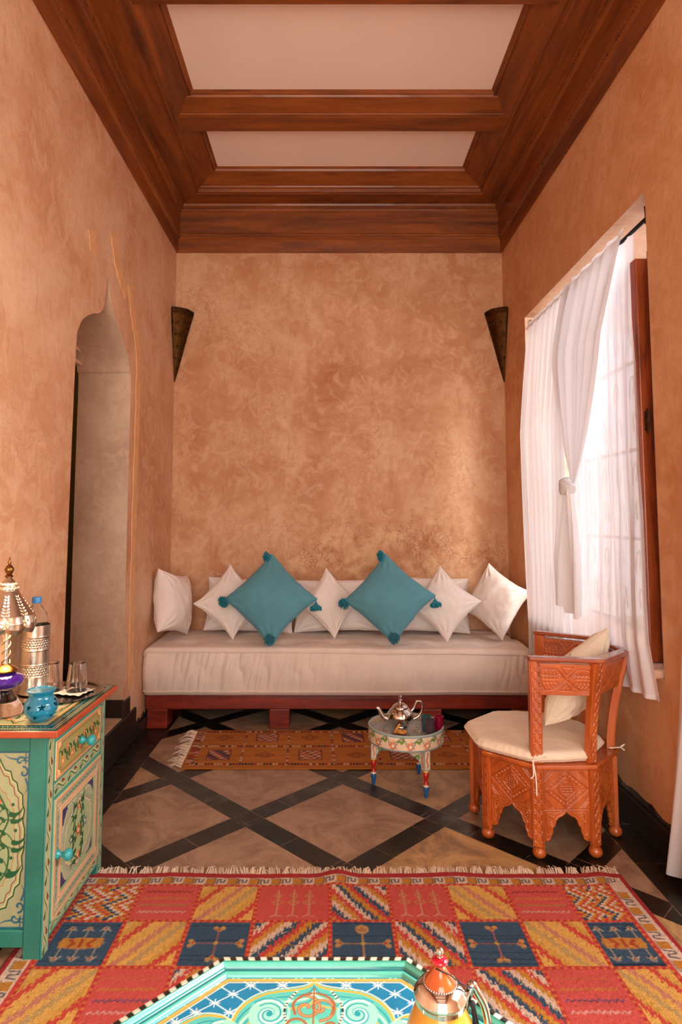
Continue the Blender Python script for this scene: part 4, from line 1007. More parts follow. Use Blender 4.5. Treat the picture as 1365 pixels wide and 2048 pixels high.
    for e in (dy0 + .056, dy1 - .056):
        for g in (.138, .372):
            sg1, sg2 = (1 if e < cx else -1), (1 if g < cy else -1); cv.poly([(e, g), (e + sg1 * .055, g), (e + sg1 * .030, g + sg2 * .014), (e + sg1 * .014, g + sg2 * .034), (e, g + sg2 * .070)], '#2b2c5c')
    for e in (0, 1):
        for g in (0, 1):
            px, py = (dy0 + .030, dy1 - .030)[e], (.112, .398)[g]
            for q in (-.006, .006): cv.stroke([(px + q, py - .014), (px + q, py + .014)], .0024, '#f0cfa4'); cv.stroke([(px - .014, py + q), (px + .014, py + q)], .0024, '#f0cfa4')
    fr = ogee_frame(cx, cy, w - .116, .346 - .116); cv.poly(fr, '#a8ab98'); cv.stroke(fr, .004, '#7aa070', True)
    f2 = [(cx + (x - cx) * .84, cy + (y - cy) * .88) for x, y in fr]; cv.poly(f2, '#9db184'); cv.stroke(f2, .003, '#dcd2a8', True); cv.stroke([(cx + (x - cx) * .93, cy + (y - cy) * .94) for x, y in fr], .0018, RST, True)
    flower(cv, cx, cy, .026, '#a8531e'); flower(cv, cx, cy + .078, .020, '#d86a44'); flower(cv, cx, cy - .078, .020, '#d86a44')
    for s_ in (-1, 1):
        flower(cv, cx + s_ * .056, cy + s_ * .004, .019, '#2f6f9c')
        cv.stroke(catmull([(cx, cy - .09), (cx + s_ * .040, cy - .05), (cx + s_ * .02, cy - .01), (cx + s_ * .028, cy + .04), (cx, cy + .09)], 6), .0050, GRN)
        for yy, a in ((.088, 0.3), (.05, -.3), (.015, .5), (-.02, -.6), (-.055, .2), (-.088, -.3)):
            leaf(cv, cx + s_ * .022, cy + yy, PI / 2 - s_ * (1.2 + a), .042); leaf(cv, cx + s_ * .040, cy + yy * .8 + .01, PI / 2 + s_ * (.2 + a), .032)
    hh = np.where((np.abs(cv.X - cx) < w / 2 - .054) & (np.abs(cv.Y - cy) < .173 - .054), -.004, 0.0)
    hh += np.where((np.abs(cv.X - cx) < w / 2 - .064) & (np.abs(cv.Y - cy) < .173 - .064), .003, 0.0)
    do = canvas_slab('door', cv, (bx1 + .006, 0, 0), (0, 1, 0), (0, 0, 1), (1, 0, 0), .008, M['paint'], t, hh)
    knob(do, dy0 + .02, .262)
    # top board
    tx0, tx1, ty0, ty1, z0, z1 = bx0, -.789, 1.855, 2.372, .635, .656
    mb = MB().bb((tx0, ty0, z0), (tx1, ty1, z1 - .001)); mb.build('top_edge', simple('rust_paint', '#a8492a', .4, nscale=15, namt=.2), t, .004)
    cv = Canvas(tx0, tx1 - .006, ty0 + .006, ty1 - .006, .0013, '#1e4a38'); w = tx1 - tx0; L = ty1 - ty0
    a0, a1, b0, b1 = tx0, tx1 - .006, ty0 + .006, ty1 - .006; cx, cy = (a0 + a1) / 2, (b0 + b1) / 2
    def rr(d, col, wd=None, fill=None):
        p = [(a0 + d, b0 + d), (a1 - d, b0 + d), (a1 - d, b1 - d), (a0 + d, b1 - d)]
        if fill: cv.poly(p, fill)
        if wd: cv.stroke(p, wd, col, True)
    rr(.012, '#c9c0a0', .003)
    for q in np.arange(b0 + .02, b1 - .02, .008): cv.circle(a1 - .020, q, .0024, '#d8d0b0'); cv.circle(a0 + .02, q, .0024, '#d8d0b0')
    for q in np.arange(a0 + .02, a1 - .02, .008): cv.circle(q, b0 + .020, .0024, '#d8d0b0'); cv.circle(q, b1 - .020, .0024, '#d8d0b0')
    for q in np.arange(b0 + .04, b1 - .04, .014): cv.stroke([(a1 - .04, q), (a1 - .03, q + .006), (a1 - .038, q + .01)], .0022, '#7aa9b8')
    for q in np.arange(a0 + .04, a1 - .04, .014): cv.stroke([(q, b0 + .04), (q + .006, b0 + .03), (q + .01, b0 + .038)], .0022, '#7aa9b8')
    rr(.052, '#d89a4a', .006, '#a8b48c'); rr(.058, '#efe0b8', .002); rr(.064, RST, .002)
    fr = ogee_frame(cx, cy, w - .14, L - .14); cv.poly(fr, '#c9cfa8'); cv.stroke(fr, .005, GRN, True); cv.stroke([(cx + (x - cx) * .92, cy + (y - cy) * .95) for x, y in fr], .004, '#cf6a2c', True)
    for i in range(7):
        for s_ in (-1, 1):
            yy = cy + (i - 3) * .05; flower(cv, cx + s_ * .035, yy, .015, '#c8502c' if i % 2 else '#d88a3a'); leaf(cv, cx + s_ * .015, yy + .01, 1 + i, .03); leaf(cv, cx + s_ * .055, yy + .012, 2 + i, .028); curl(cv, cx + s_ * .06, yy, .012, i, 1, .0025, '#2a6a50')
    canvas_slab('top_panel', cv, (0, 0, z1), (1, 0, 0), (0, 1, 0), (0, 0, 1), .0008, M['gloss'], t)
    return z1 + .0005
ZT = cabinet()
# ---------------------------------------------------------------- things on the cabinet
def pierced_lamp():
    cx, cy = -1.038, 2.03
    t = thing('table_lamp', 'lit silver pierced metal table lamp with a purple glass bulb in its stem', 'lamp', (cx, cy, ZT))
    g = MB().lathe([(0, .001), (.062, .001), (.060, .006), (.052, .020), (.036, .045), (.026, .062), (.020, .072), (0, .073)], 40).build('glass_foot', M['glass_grey'], t)
    MB().lathe([(.010, .072), (.030, .076), (.050, .086), (.058, .100), (.050, .115), (.028, .125), (.010, .127)], 40).build('purple_bulb', M['purple'], t)
    MB().lathe([(.012, .126), (.036, .128), (.038, .133), (.030, .142), (.014, .150), (.010, .153)], 32).build('collar', M['bronze'], t)
    mb = MB().tube([(0, 0, .152), (0, 0, .270)], .0105, 14)
    for k_ in range(2): mb.tube([(.011 * math.cos(a + k_ * PI), .011 * math.sin(a + k_ * PI), .153 + .115 * a / (4 * PI)) for a in np.linspace(0, 4 * PI, 50)], .003, 6)
    mb.build('stem', M['tin'], t)
    # lobed pierced dome, open below
    nt, nz = 360, 130; th = np.linspace(0, 2 * PI, nt + 1); zz = np.linspace(0, 1, nz); TH, Zz = np.meshgrid(th, zz)
    pr = np.array([(0, .078), (.06, .085), (.15, .087), (.28, .079), (.42, .064), (.56, .048), (.68, .036), (.75, .029), (.80, .031), (.86, .028), (.93, .016), (1, .008)])
    R = np.interp(Zz, pr[:, 0], pr[:, 1]); lob = np.clip((.75 - Zz) / .5, 0, 1); R = R * (1 + .10 * lob * (np.abs(np.cos(TH * 4)) - .6))
    Zp = .262 + Zz * .165 - (.010 * np.abs(np.cos(TH * 4)) * (Zz < .12) * (1 - Zz / .12)) + .0
    P = np.stack([R * np.cos(TH), R * np.sin(TH), Zp], -1)
    ph = ((TH * 4 / PI) % 1) - .5
    hole = np.zeros(TH.shape, bool)
    for k_ in range(7):
        zc = .30 + k_ * .055; wd = .20 * (1 - k_ * .03)
        hole |= (((np.abs(ph) - .12) / (wd * .5)) ** 2 + ((Zz - zc - np.abs(ph) * .12) / .016) ** 2 < 1)
    d = np.hypot(ph * .066, (Zz - .16) * .155); a_ = np.arctan2((Zz - .16) * .155, ph * .066)
    hole |= (d < .0135) & (d > .003) & (np.abs(((a_ * 6 / (2 * PI)) % 1) - .5) < .33)
    hole |= (Zz > .76) & (Zz < .92) & (np.hypot((((TH * 9 / PI) % 1) - .5) * .7, ((Zz - .76) / .16 % .5) * 2 - .5) < .33)
    msk = ~(hole[:-1, :-1] & hole[1:, 1:])
    B = P * np.array((1, 1, 1.0)); B[..., 0] *= .985; B[..., 1] *= .985
    grid_obj('pierced_shade', P, M['shade'], t, None, msk, True, B)
    MB().lathe([(.008, .425), (.014, .430), (.008, .437), (.013, .446), (.015, .453), (.010, .462), (.004, .468), (.006, .474), (.003, .482), (.0012, .492), (0, .493)], 20).build('finial', M['bronze'], t)
    N = NT('warm_bulb'); e = N.n('ShaderNodeEmission'); e.inputs[0].default_value = (1, .78, .5, 1); e.inputs[1].default_value = 120; N.l(e.outputs[0], N.out.inputs[0]); N.t.nodes.remove(N.b)
    MB().sphere((0, 0, .352), .020, 12, (1, 1, 1.25)).build('bulb', N.m, t)
    l = point('lamp_glow', (cx, cy, ZT + .32), 2.6, (1, .72, .42), .02)
M['glass_grey'] = glass('smoked_glass', (.80, .74, .72), .03); M['purple'] = NT('purple_glass').m
_n = M['purple'].node_tree.nodes['Principled BSDF']; _n.inputs['Base Color'].default_value = (.045, .01, .20, 1); _n.inputs['Roughness'].default_value = .06; _n.inputs['Coat Weight'].default_value = .8
M['bronze'] = simple('gilt_bronze', '#8a6236', .3, 1, bscale=60, bamt=.2)
M['shade'] = simple('pierced_silver', '#c9b8a4', .3, 1, bscale=80, bamt=.2)
pierced_lamp()
# bottle in its punched tin sleeve
bx, by = -1.045, 2.245
def sleeve():
    t = thing('bottle_sleeve', 'tall punched tin bottle holder behind the lit lamp', 'bottle holder', (bx, by, ZT + .006))
    nt, nz = 220, 180; TH, Zz = np.meshgrid(np.linspace(0, 2 * PI, nt + 1), np.linspace(0, .235, nz)); R = .0475 + .0012 * ((np.abs(Zz - .195) < .002) | (np.abs(Zz - .150) < .002) | (np.abs(Zz - .100) < .002) | (np.abs(Zz - .058) < .002)) + .003 * np.exp(-(Zz / .006) ** 2)
    band_ = ((Zz > .155) & (Zz < .19)) | ((Zz > .062) & (Zz < .096)); row = np.floor(Zz / .0085); u = ((TH * 30 / (2 * PI) + row * .5) % 1) - .5; v = (Zz / .0085 % 1) - .5
    hole = band_ & (np.hypot(u, v) < .20); R = R - .002 * (band_ & (np.hypot(u, v) < .32))
    grid_obj('sleeve', np.stack([R * np.cos(TH), R * np.sin(TH), Zz], -1), M['tin'], t, None, ~(hole[:-1, :-1] & hole[1:, 1:]), True, np.stack([(R - .0015) * np.cos(TH), (R - .0015) * np.sin(TH), Zz], -1))
    MB().lathe([(0, 0), (.050, 0), (.050, .003), (0, .003)], 40).build('base', M['tin'], t)
    b = thing('water_bottle', 'clear plastic bottle with a blue cap standing in the tin holder', 'bottle', (bx, by, ZT + .010))
    MB().lathe([(0, 0), (.036, 0), (.041, .01), (.041, .225), (.040, .245), (.034, .270), (.020, .292), (.0135, .300), (.0135, .306)], 40).build('body', M['plastic'], b)
    MB().lathe([(0.0138, .3065), (.0165, .307), (.0165, .325), (.015, .328), (0, .328)], 24).build('cap', simple('blue_cap', '#2a86d0', .35), b)
M['plastic'] = glass('clear_plastic', (.93, .95, .96), .06)
M['plastic'].node_tree.nodes['Principled BSDF'].inputs['IOR'].default_value = 1.15
sleeve()
# tray, napkins and upturned glasses
tr = thing('serving_tray', 'round silvery metal tray carrying the two upturned glasses', 'tray', (-.955, 2.245, ZT))
MB().lathe([(0, 0), (.125, 0), (.135, .002), (.149, .0055), (.151, .0075), (.149, .0075), (.133, .004), (.123, .002), (0, .002)], 64).build('dish', M['silver'], tr)
def tumbler(c, label):
    t = thing('drinking_glass', label, 'glass', c, 0, 'upturned drinking glasses')
    MB().lathe([(.0355, 0), (.0350, .035), (.0338, .036), (.0272, .098), (.0255, .100), (0, .100), (0, .094), (.0235, .094), (.0252, .092), (.0316, .036), (.0330, .035), (.0338, 0), (.0355, 0)], 40).build('tumbler', M['glass'], t)
def napkin(c, rz, label):
    n = 26; U, V = np.meshgrid(np.linspace(-1, 1, n), np.linspace(-1, 1, n)); e = np.maximum(np.abs(U), np.abs(V))
    P = np.stack([U * .048, V * .048, .0012 + .005 * np.clip(e - .72, 0, 1) * (1 + np.sin(np.arctan2(V, U) * 11)) + .0008 * fbm(U * 3, V * 3, 3)], -1); B = P.copy(); B[..., 2] -= .0006
    o = grid_obj('paper_napkin', P, M['paper'], None, None, None, True, B); o.location = c; o.rotation_euler = (0, 0, rz); tag(o, label, 'napkin', 'paper napkins on the tray')
M['paper'] = simple('white_paper', '#efe6dc', .9, bscale=200, bamt=.2)
napkin((-.995, 2.265, ZT + .003), .3, 'white paper napkin under the glass nearer the tin bottle holder')
napkin((-.900, 2.250, ZT + .0045), -.25, 'white paper napkin under the glass at the outer edge of the tray')
tumbler((-.995, 2.265, ZT + .0052), 'clear upturned glass on the tray, nearer the tin bottle holder')
tumbler((-.900, 2.262, ZT + .0067), 'clear upturned glass at the outer edge of the silvery tray')
# star pierced blue candle holder
def candle_holder():
    t = thing('candle_holder', 'blue glazed ceramic tealight holder with cut out stars on the cabinet', 'candle holder', (-.886, 1.955, ZT))
    nt, nz = 300, 150; TH, Zz = np.meshgrid(np.linspace(0, 2 * PI, nt + 1), np.linspace(0, 1, nz))
    pr = np.array([(0, .024), (.03, .030), (.12, .038), (.30, .0475), (.45, .0495), (.60, .046), (.74, .0375), (.80, .0355), (.86, .036), (.95, .041), (1, .043)])
    R = np.interp(Zz, pr[:, 0], pr[:, 1]); k_ = np.ones(9) / 9
    R = np.apply_along_axis(lambda q: np.convolve(np.pad(q, 4, 'edge'), k_, 'valid'), 0, R)
    H_ = .092; hole = np.zeros(TH.shape, bool)
    for (a, z, r) in ((-1.95, .52, .0075), (-1.10, .52, .0085), (-1.55, .20, .0070), (-.3, .2, .008), (-.1, .55, .008), (.8, .5, .0085), (1.8, .5, .0085), (2.8, .5, .0085), (-2.7, .25, .007)):
        dx = ((TH - a + PI) % (2 * PI) - PI) * .047; dz = (Zz - z) * H_; d = np.hypot(dx, dz); an = np.arctan2(dx, dz)
        hole |= d < 1.45 * r * (.42 + .58 * np.abs(1 - ((an / (2 * PI / 5)) % 1) * 2) ** 1.3)
    # big opening on the right for the candle
    hole |= (((TH - .12) / .45) ** 2 + ((Zz - .45) / .26) ** 2) < 1
    grid_obj('bowl', np.stack([R * np.cos(TH), R * np.sin(TH), Zz * H_], -1), M['potblue'], t, None, ~(hole[:-1, :-1] & hole[1:, 1:]), True, np.stack([(R - .004) * np.cos(TH), (R - .004) * np.sin(TH), Zz * H_ + .001], -1))
    MB().lathe([(0, 0), (.025, 0), (.0255, .004), (0, .004)], 32).build('foot', M['potblue'], t)
    MB().lathe([(0, .087), (.020, .087), (.034, .0885), (.0375, .091), (.034, .0905), (.020, .0895), (0, .0895)], 40).build('oil_dish', M['potblue'], t)
candle_holder()
# ---------------------------------------------------------------- carved armchair
def stroke_h(cv, pts, w, d, closed=False):
    """carve (d<0) or raise a rounded line into a one channel height canvas"""
    P = [np.array(p[:2], float) for p in pts]
    if closed: P = P + [P[0]]
    A = np.array(P); sl = cv.win(A[:, 0].min() - w, A[:, 0].max() + w, A[:, 1].min() - w, A[:, 1].max() + w); X, Y = cv.X[sl], cv.Y[sl]
    if X.size == 0: return
    q = np.full(X.shape, 9.0)
    for i in range(len(P) - 1):
        a, b = P[i], P[i + 1]; dd = b - a; L = dd @ dd + 1e-12; t = np.clip(((X - a[0]) * dd[0] + (Y - a[1]) * dd[1]) / L, 0, 1)
        q = np.minimum(q, np.hypot(X - a[0] - t * dd[0], Y - a[1] - t * dd[1]))
    v = d * np.clip(1 - q / (w / 2), 0, 1) ** .6; c = cv.a[sl][..., 0]
    cv.a[sl][..., 0] = np.where(np.abs(v) > 0, (np.minimum(c, v) if d < 0 else c + v), c)
def panel_height(W_, H_, res):
    cv = Canvas(-W_ / 2, W_ / 2, 0, H_, res, 0.0, 1); cy = H_ - .075; G = -.0056
    cv.a[:] = 0.0
    # diamond and corners
    for k_, d in ((1.0, G), (.74, G * .9)):
        stroke_h(cv, [(0, cy + .068 * k_), (.085 * k_, cy), (0, cy - .068 * k_), (-.085 * k_, cy)], .0045, d, True)
    for a in np.linspace(0, 1, 7)[1:-1]:
        for sx_ in (-1, 1):
            for sy_ in (-1, 1):
                px, py = sx_ * .073 * a, cy + sy_ * .059 * (1 - a); stroke_h(cv, [(px - .004 * sx_, py - .004 * sy_), (px + .004 * sx_, py + .004 * sy_)], .004, G * .7)
    stroke_h(cv, catmull([(-.030, cy - .004), (-.018, cy + .022), (0, cy + .034), (.018, cy + .022), (.030, cy - .004), (.012, cy - .024), (0, cy - .034), (-.012, cy - .024)], 4, True), .004, G, True)
    for q in (-.014, -.005, .005, .014): stroke_h(cv, [(q, cy - .020), (q, cy + .022)], .003, G * .8); stroke_h(cv, [(-.020, cy + q), (.020, cy + q)], .003, G * .8)
    stroke_h(cv, [(-.088, H_ - .004), (.088, H_ - .004)], .003, G); stroke_h(cv, [(-.088, H_ - .148), (.088, H_ - .148)], .0035, G)
    for sx_ in (-1, 1):
        stroke_h(cv, [(sx_ * .088, H_ - .004), (sx_ * .088, .02)], .003, G)
        for sy_ in (-1, 1):
            for q in (.012, .024): stroke_h(cv, [(sx_ * .084, cy + sy_ * (.020 + q)), (sx_ * (.084 - .045 + q), cy + sy_ * .066)], .0035, G * .8)
            for q in np.linspace(.2, .8, 5): px, py = sx_ * (.084 - .035 * q), cy + sy_ * (.036 + .030 * q); stroke_h(cv, [(px, py), (px - sx_ * .005, py + sy_ * .006)], .004, G * .6)
        # spandrel scrolls beside the arch
        stroke_h(cv, catmull([(sx_ * .012, H_ - .153), (sx_ * .045, H_ - .158), (sx_ * .072, H_ - .156), (sx_ * .080, H_ - .175), (sx_ * .078, H_ - .21), (sx_ * .076, .035)], 6), .004, G)
        stroke_h(cv, catmull([(sx_ * .05, H_ - .170), (sx_ * .066, H_ - .168), (sx_ * .066, H_ - .190), (sx_ * .056, H_ - .186), (sx_ * .064, H_ - .178)], 6), .004, G)
        stroke_h(cv, catmull([(sx_ * .054, H_ - .194), (sx_ * .068, H_ - .205), (sx_ * .064, H_ - .232), (sx_ * .072, .03)], 6), .004, G)
    # scalloped arch opening
    top = H_ - .158; ks = [(0, top), (.012, top - .012), (.030, top - .020), (.040, top - .032), (.046, top - .052), (.053, top - .056), (.055, top - .078), (.060, top - .084), (.0635, top - .100), (.072, top - .103), (.0745, top - .118), (.090, top - .120)]
    kx = np.array([k_[0] for k_ in ks]); kz = np.array([k_[1] for k_ in ks])
    edge = np.interp(np.abs(cv.X), kx, kz)
    open_ = (cv.Y < edge) & (np.abs(cv.X) < .0745); open_ |= (cv.Y < .004)
    rim = np.abs(cv.Y - edge - .006) < .0016
    for sx_ in (-1, 1): stroke_h(cv, [(sx_ * (a + .007), b + .006) for a, b in ks], .003, G * .8)
    return cv, ~open_
def chain_height(W_, H_, res, y0=0.0):
    cv = Canvas(-W_ / 2, W_ / 2, y0, H_, res, 0.0, 1); cv.a[:] = 0; p = .036; n = int((H_ - y0) / p); p = (H_ - y0) / n; w = W_ * .30; G = -.0046
    for i in range(n):
        z = y0 + (i + .5) * p
        stroke_h(cv, [(-w, z - p * .18), (-w, z + p * .18), (0, z + p * .5), (w, z + p * .18), (w, z - p * .18), (0, z - p * .5)], .0032, G, True)
        for s_ in (-1, 1):
            stroke_h(cv, [(s_ * w * 1.25, z + p * .5), (s_ * w * .55, z + p * .5)], .003, G); stroke_h(cv, [(s_ * w * 1.25, z - p * .30), (s_ * w * 1.25, z + p * .30)], .0022, G)
    return cv
def leafrail_height(W_, H_, res):
    cv = Canvas(-W_ / 2, W_ / 2, 0, H_, res, 0.0, 1); cv.a[:] = 0; G = -.0056; cy = H_ / 2; a = W_ * .40
    for s_ in (-1, 1):
        stroke_h(cv, catmull([(s_ * .004, cy), (s_ * a * .35, cy + H_ * .30), (s_ * a * .7, cy + H_ * .33), (s_ * a, cy + H_ * .30)], 6), .005, G)
        stroke_h(cv, catmull([(s_ * .004, cy), (s_ * a * .35, cy - H_ * .22), (s_ * a * .6, cy - H_ * .33), (s_ * a * .85, cy - H_ * .33)], 6), .005, G)
        stroke_h(cv, [(s_ * a, cy + H_ * .30), (s_ * a, cy - H_ * .12), (s_ * a * .85, cy - H_ * .33)], .003, G)
        for i in range(6):
            q = (i + .8) / 6.5; px = s_ * a * q
            if i > 1: stroke_h(cv, [(px, cy + H_ * .24 * min(1, q * 2.2)), (px - s_ * .006, cy - H_ * .20 * min(1, q * 2))], .003, G * .7)
            stroke_h(cv, catmull([(px, cy + H_ * .30 * min(1, q * 2)), (px + s_ * .008, cy + H_ * .18), (px + s_ * .002, cy + H_ * .10)], 4), .003, G * .7)
            stroke_h(cv, catmull([(px, cy - H_ * .28 * min(1, q * 2)), (px + s_ * .008, cy - H_ * .16), (px + s_ * .002, cy - H_ * .08)], 4), .003, G * .7)
        for q in (-.10, .02, .14): stroke_h(cv, [(s_ * a * .35, cy + q * H_), (s_ * a * .95, cy + q * H_)], .0026, G * .6)
    stroke_h(cv, [(-W_ * .10, cy - H_ * .36), (0, cy - H_ * .14), (W_ * .10, cy - H_ * .36)], .004, G, True); stroke_h(cv, [(-W_ * .10, cy + H_ * .40), (0, cy + H_ * .16), (W_ * .10, cy + H_ * .40)], .004, G, True)
    return cv
def armchair():
    cx, cy = .895, 2.700; t = thing('armchair', 'octagonal carved cedar armchair with pointed arch cut-outs in front of the window', 'chair', (cx, cy, 0), math.radians(1.5))
    s_ = .222; ap = s_ * 1.2071
    oc = [(-s_ / 2, -ap), (s_ / 2, -ap), (ap, -s_ / 2), (ap, s_ / 2), (s_ / 2, ap), (-s_ / 2, ap), (-ap, s_ / 2), (-ap, -s_ / 2)]  # A B E G H I F C
    def side_frame(i):
        a = np.array(oc[i]); b = np.array(oc[(i + 1) % 8]); m = (a + b) / 2; e = (b - a) / np.linalg.norm(b - a); n_ = np.array((e[1], -e[0])); return m, e, n_
    W_, H_ = s_ - .030, .268; cv, keep = panel_height(W_, H_, .0016); fm = keep[:-1, :-1] & keep[1:, 1:] & keep[:-1, 1:] & keep[1:, :-1]
    for i in range(8):
        m, e, n_ = side_frame(i); h = cv.a[..., 0] - .004
        def mp(d): return np.stack([m[0] + e[0] * cv.X + n_[0] * d, m[1] + e[1] * cv.X + n_[1] * d, .055 + cv.Y], -1)
        grid_obj('arched_panel', mp(h), M['carved'], t, None, fm, True, mp(np.full(cv.X.shape, -.020)))
    # corner posts (lower)
    ch = chain_height(.034, .262, .0016)
    for i in range(8):
        p = np.array(oc[i]); r_ = p / np.linalg.norm(p); tn = np.array((-r_[1], r_[0]))
        q = [tuple(p + tn * a - r_ * b) for a, b in ((.021, .000), (.021, .012), (.008, .034), (-.008, .034), (-.021, .012), (-.021, .0))]
        MB().prism([(x, y) for x, y in q], .043, .325).build('corner_post', M['carved'], t)
        def mp2(d): return np.stack([p[0] + tn[0] * ch.X + r_[0] * d, p[1] + tn[1] * ch.X + r_[1] * d, .055 + ch.Y], -1)
        grid_obj('post_carving', mp2(ch.a[..., 0] + .0035), M['carved'], t, None, None, True, mp2(np.full(ch.X.shape, -.002)))
        fp = p * .965; MB().lathe([(0, 0), (.012, .001), (.0225, .010), (.026, .021), (.0225, .033), (.016, .040), (.018, .044), (0, .044)], 20, Matrix.Translation((fp[0], fp[1], 0))).build('ball_foot', M['carvedx'], t)
    oseat = [(x * 1.045, y * 1.045) for x, y in oc]
    MB().prism(oseat, .3255, .343).build('seat', M['carvedx'], t, .005)
    # back posts A B E G H
    fl = {0: (0, 0), 1: (.030, .055), 2: (.055, .075), 3: (.055, .075), 4: (.0, .03)}
    def off(i, z):
        k_ = np.clip((z - .343) / .40, 0, 1) ** 1.7; p = np.array(oc[i]); r_ = p / np.linalg.norm(p); return p * .965 + r_ * fl[i][1] * k_, r_
    for i in range(5):
        hh = .727; zs = np.linspace(.3435, hh, 14); vs = []; fs = []
        for z in zs:
            p, r_ = off(i, z); 
            if i in (0, 4): # end posts face outwards along their side
                m, e, n_ = side_frame(0 if i == 0 else 3); ax, nn = e, n_; wd, dp = .023, .022
            else: ax, nn = np.array((-r_[1], r_[0])), r_; wd, dp = .019 + .012 * np.clip((z - .5) / .24, 0, 1) ** 1.2, .024
            for a, b in ((-wd, 0.004), (wd, .004), (wd, -dp), (-wd, -dp)): vs.append((p[0] + ax[0] * a + nn[0] * b, p[1] + ax[1] * a + nn[1] * b, z))
        for k_ in range(len(zs) - 1):
            for j in range(4): a = k_ * 4 + j; b = k_ * 4 + (j + 1) % 4; fs.append((a, b, b + 4, a + 4))
        fs += [(0, 1, 2, 3), tuple(len(vs) - 4 + j for j in range(4))]
        MB().add(vs, fs, 0, None, False).build('back_post', M['carved'], t, .002)
        c2 = chain_height(.036 if i in (0, 4) else .026, .385, .0016)
        zz = .347 + c2.Y; k_ = np.clip((zz - .343) / .40, 0, 1) ** 1.7; p = np.array(oc[i]); r_ = p / np.linalg.norm(p)
        if i in (0, 4): m, ax, nn = side_frame(0 if i == 0 else 3)
        else: ax, nn = np.array((-r_[1], r_[0])), r_
        def mp3(d): return np.stack([p[0] * .965 + r_[0] * fl[i][1] * k_ + ax[0] * c2.X + nn[0] * d, p[1] * .965 + r_[1] * fl[i][1] * k_ + ax[1] * c2.X + nn[1] * d, zz], -1)
        grid_obj('post_carving', mp3(c2.a[..., 0] + .0082), M['carved'], t, None, None, True, mp3(np.full(c2.X.shape, .002)))
    for i in range(4):
        L = s_ * 1.06; lr = leafrail_height(L, .118, .0018); U = (lr.X + L / 2) / L; Z = .600 + lr.Y
        k_ = np.clip((Z - .343) / .40, 0, 1) ** 1.7
        pa, ra = np.array(oc[i]), np.array(oc[i]) / np.linalg.norm(oc[i]); pb, rb = np.array(oc[i + 1]), np.array(oc[i + 1]) / np.linalg.norm(oc[i + 1]); m, e, n_ = side_frame(i)
        def mp4(d):
            A = [pa[q] * .965 + ra[q] * fl[i][1] * k_ for q in (0, 1)]; B = [pb[q] * .965 + rb[q] * fl[i + 1][1] * k_ for q in (0, 1)]
            return np.stack([A[0] * (1 - U) + B[0] * U + n_[0] * d, A[1] * (1 - U) + B[1] * U + n_[1] * d, Z], -1)
        grid_obj('carved_rail', mp4(lr.a[..., 0] + .0025), M['carvedx'], t, None, None, True, mp4(np.full(lr.X.shape, -.018)))
        # the same carving faces inwards too
        lr2 = lr.a[..., 0]
        if i == 3 or i == 2: grid_obj('inner_carving', mp4(-lr2 - .0215)[:, ::-1], M['carvedx'], t, None, None, True, mp4(np.full(lr.X.shape, -.0165))[:, ::-1])
    # arm cap following the five posts
    inn = []; out = []
    cap = [off(i, .732) for i in range(5)]
    for i in range(5):
        p, r_ = cap[i]; out.append(p + r_ * .020); inn.append(p - r_ * (.034 if 0 < i < 4 else .030))
    m, e, n_ = side_frame(0); out[0] = cap[0][0] + n_ * .012 - e * .026; inn[0] = cap[0][0] - n_ * .030 - e * .026
    m, e, n_ = side_frame(3); out[4] = cap[4][0] + n_ * .012 + e * .026; inn[4] = cap[4][0] - n_ * .030 + e * .026
    poly = [tuple(p) for p in out] + [tuple(p) for p in inn[::-1]]
    mb = MB(); n = 5; vs = [(p[0], p[1], .7275) for p in out] + [(p[0], p[1], .7275) for p in inn] + [(p[0], p[1], .744) for p in out] + [(p[0], p[1], .744) for p in inn]; fs = []
    for i in range(4): fs += [(i, i + 1, 5 + i + 1, 5 + i), (10 + i, 10 + i + 1, 15 + i + 1, 15 + i), (i, i + 1, 11 + i, 10 + i), (5 + i, 6 + i, 16 + i, 15 + i)]
    fs += [(0, 5, 15, 10), (4, 9, 19, 14)]
    mb.add(vs, fs, 0, None, False).build('arm_cap', wood('arm_cap_cedar', '#7a3216', '#96441f', '#a9552b', 'x', 2, .22, False, .6), t, .006)
    # seat cushion (lies on the chair)
    sc = thing('seat_cushion', 'cream octagonal seat pad tied to the carved armchair', 'cushion', (cx - .010, cy, .3435), math.radians(1.5))
    nr, na = 34, 240; RR, TH = np.meshgrid(np.linspace(0, 1, nr), np.linspace(0, 2 * PI, na + 1))
    sec = ((TH + PI / 8 + PI / 8 * 0) % (PI / 4)) - PI / 8; rad = ap * 1.015 / np.cos(((TH + PI / 8) % (PI / 4)) - PI / 8)
    rad = np.minimum(rad, ap * 1.075); left = np.clip(-np.cos(TH) - .2, 0, 1); rad = rad * (1 + .075 * left) - .035 * np.clip(np.cos(TH), 0, 1)
    def sheet(sg):
        e = np.clip((1 - RR) / .10, 0, 1) ; zz = .021 + sg * .0205 * np.sqrt(np.clip(1 - (1 - e) ** 2, 0, 1)); zz = zz + (sg > 0) * (.010 * np.clip(1 - RR ** 2, 0, 1) + .003 * fbm(RR * np.cos(TH) * 4, RR * np.sin(TH) * 4, 3)) * e
        r2 = rad * RR * (1 + .004 * np.sin(TH * 60) * (RR > .9)); return np.stack([r2 * np.cos(TH), r2 * np.sin(TH), zz], -1)
    grid_obj('pad', sheet(1), M['pad'], sc); grid_obj('underside', sheet(-1)[:, ::-1] + np.array((0, 0, .0)), M['pad'], sc)
    sd = sheet(1)[:, -1]; MB().tube([tuple(p) for p in sd[:-1:2]], .003, 6, closed=True).build('piping', M['pad'], sc)
    # ties around the near post and the window side post
    A = np.array(oc[0]) * .965; x0, y0 = A[0] + .010, A[1]
    mb = MB(); zt_ = .018
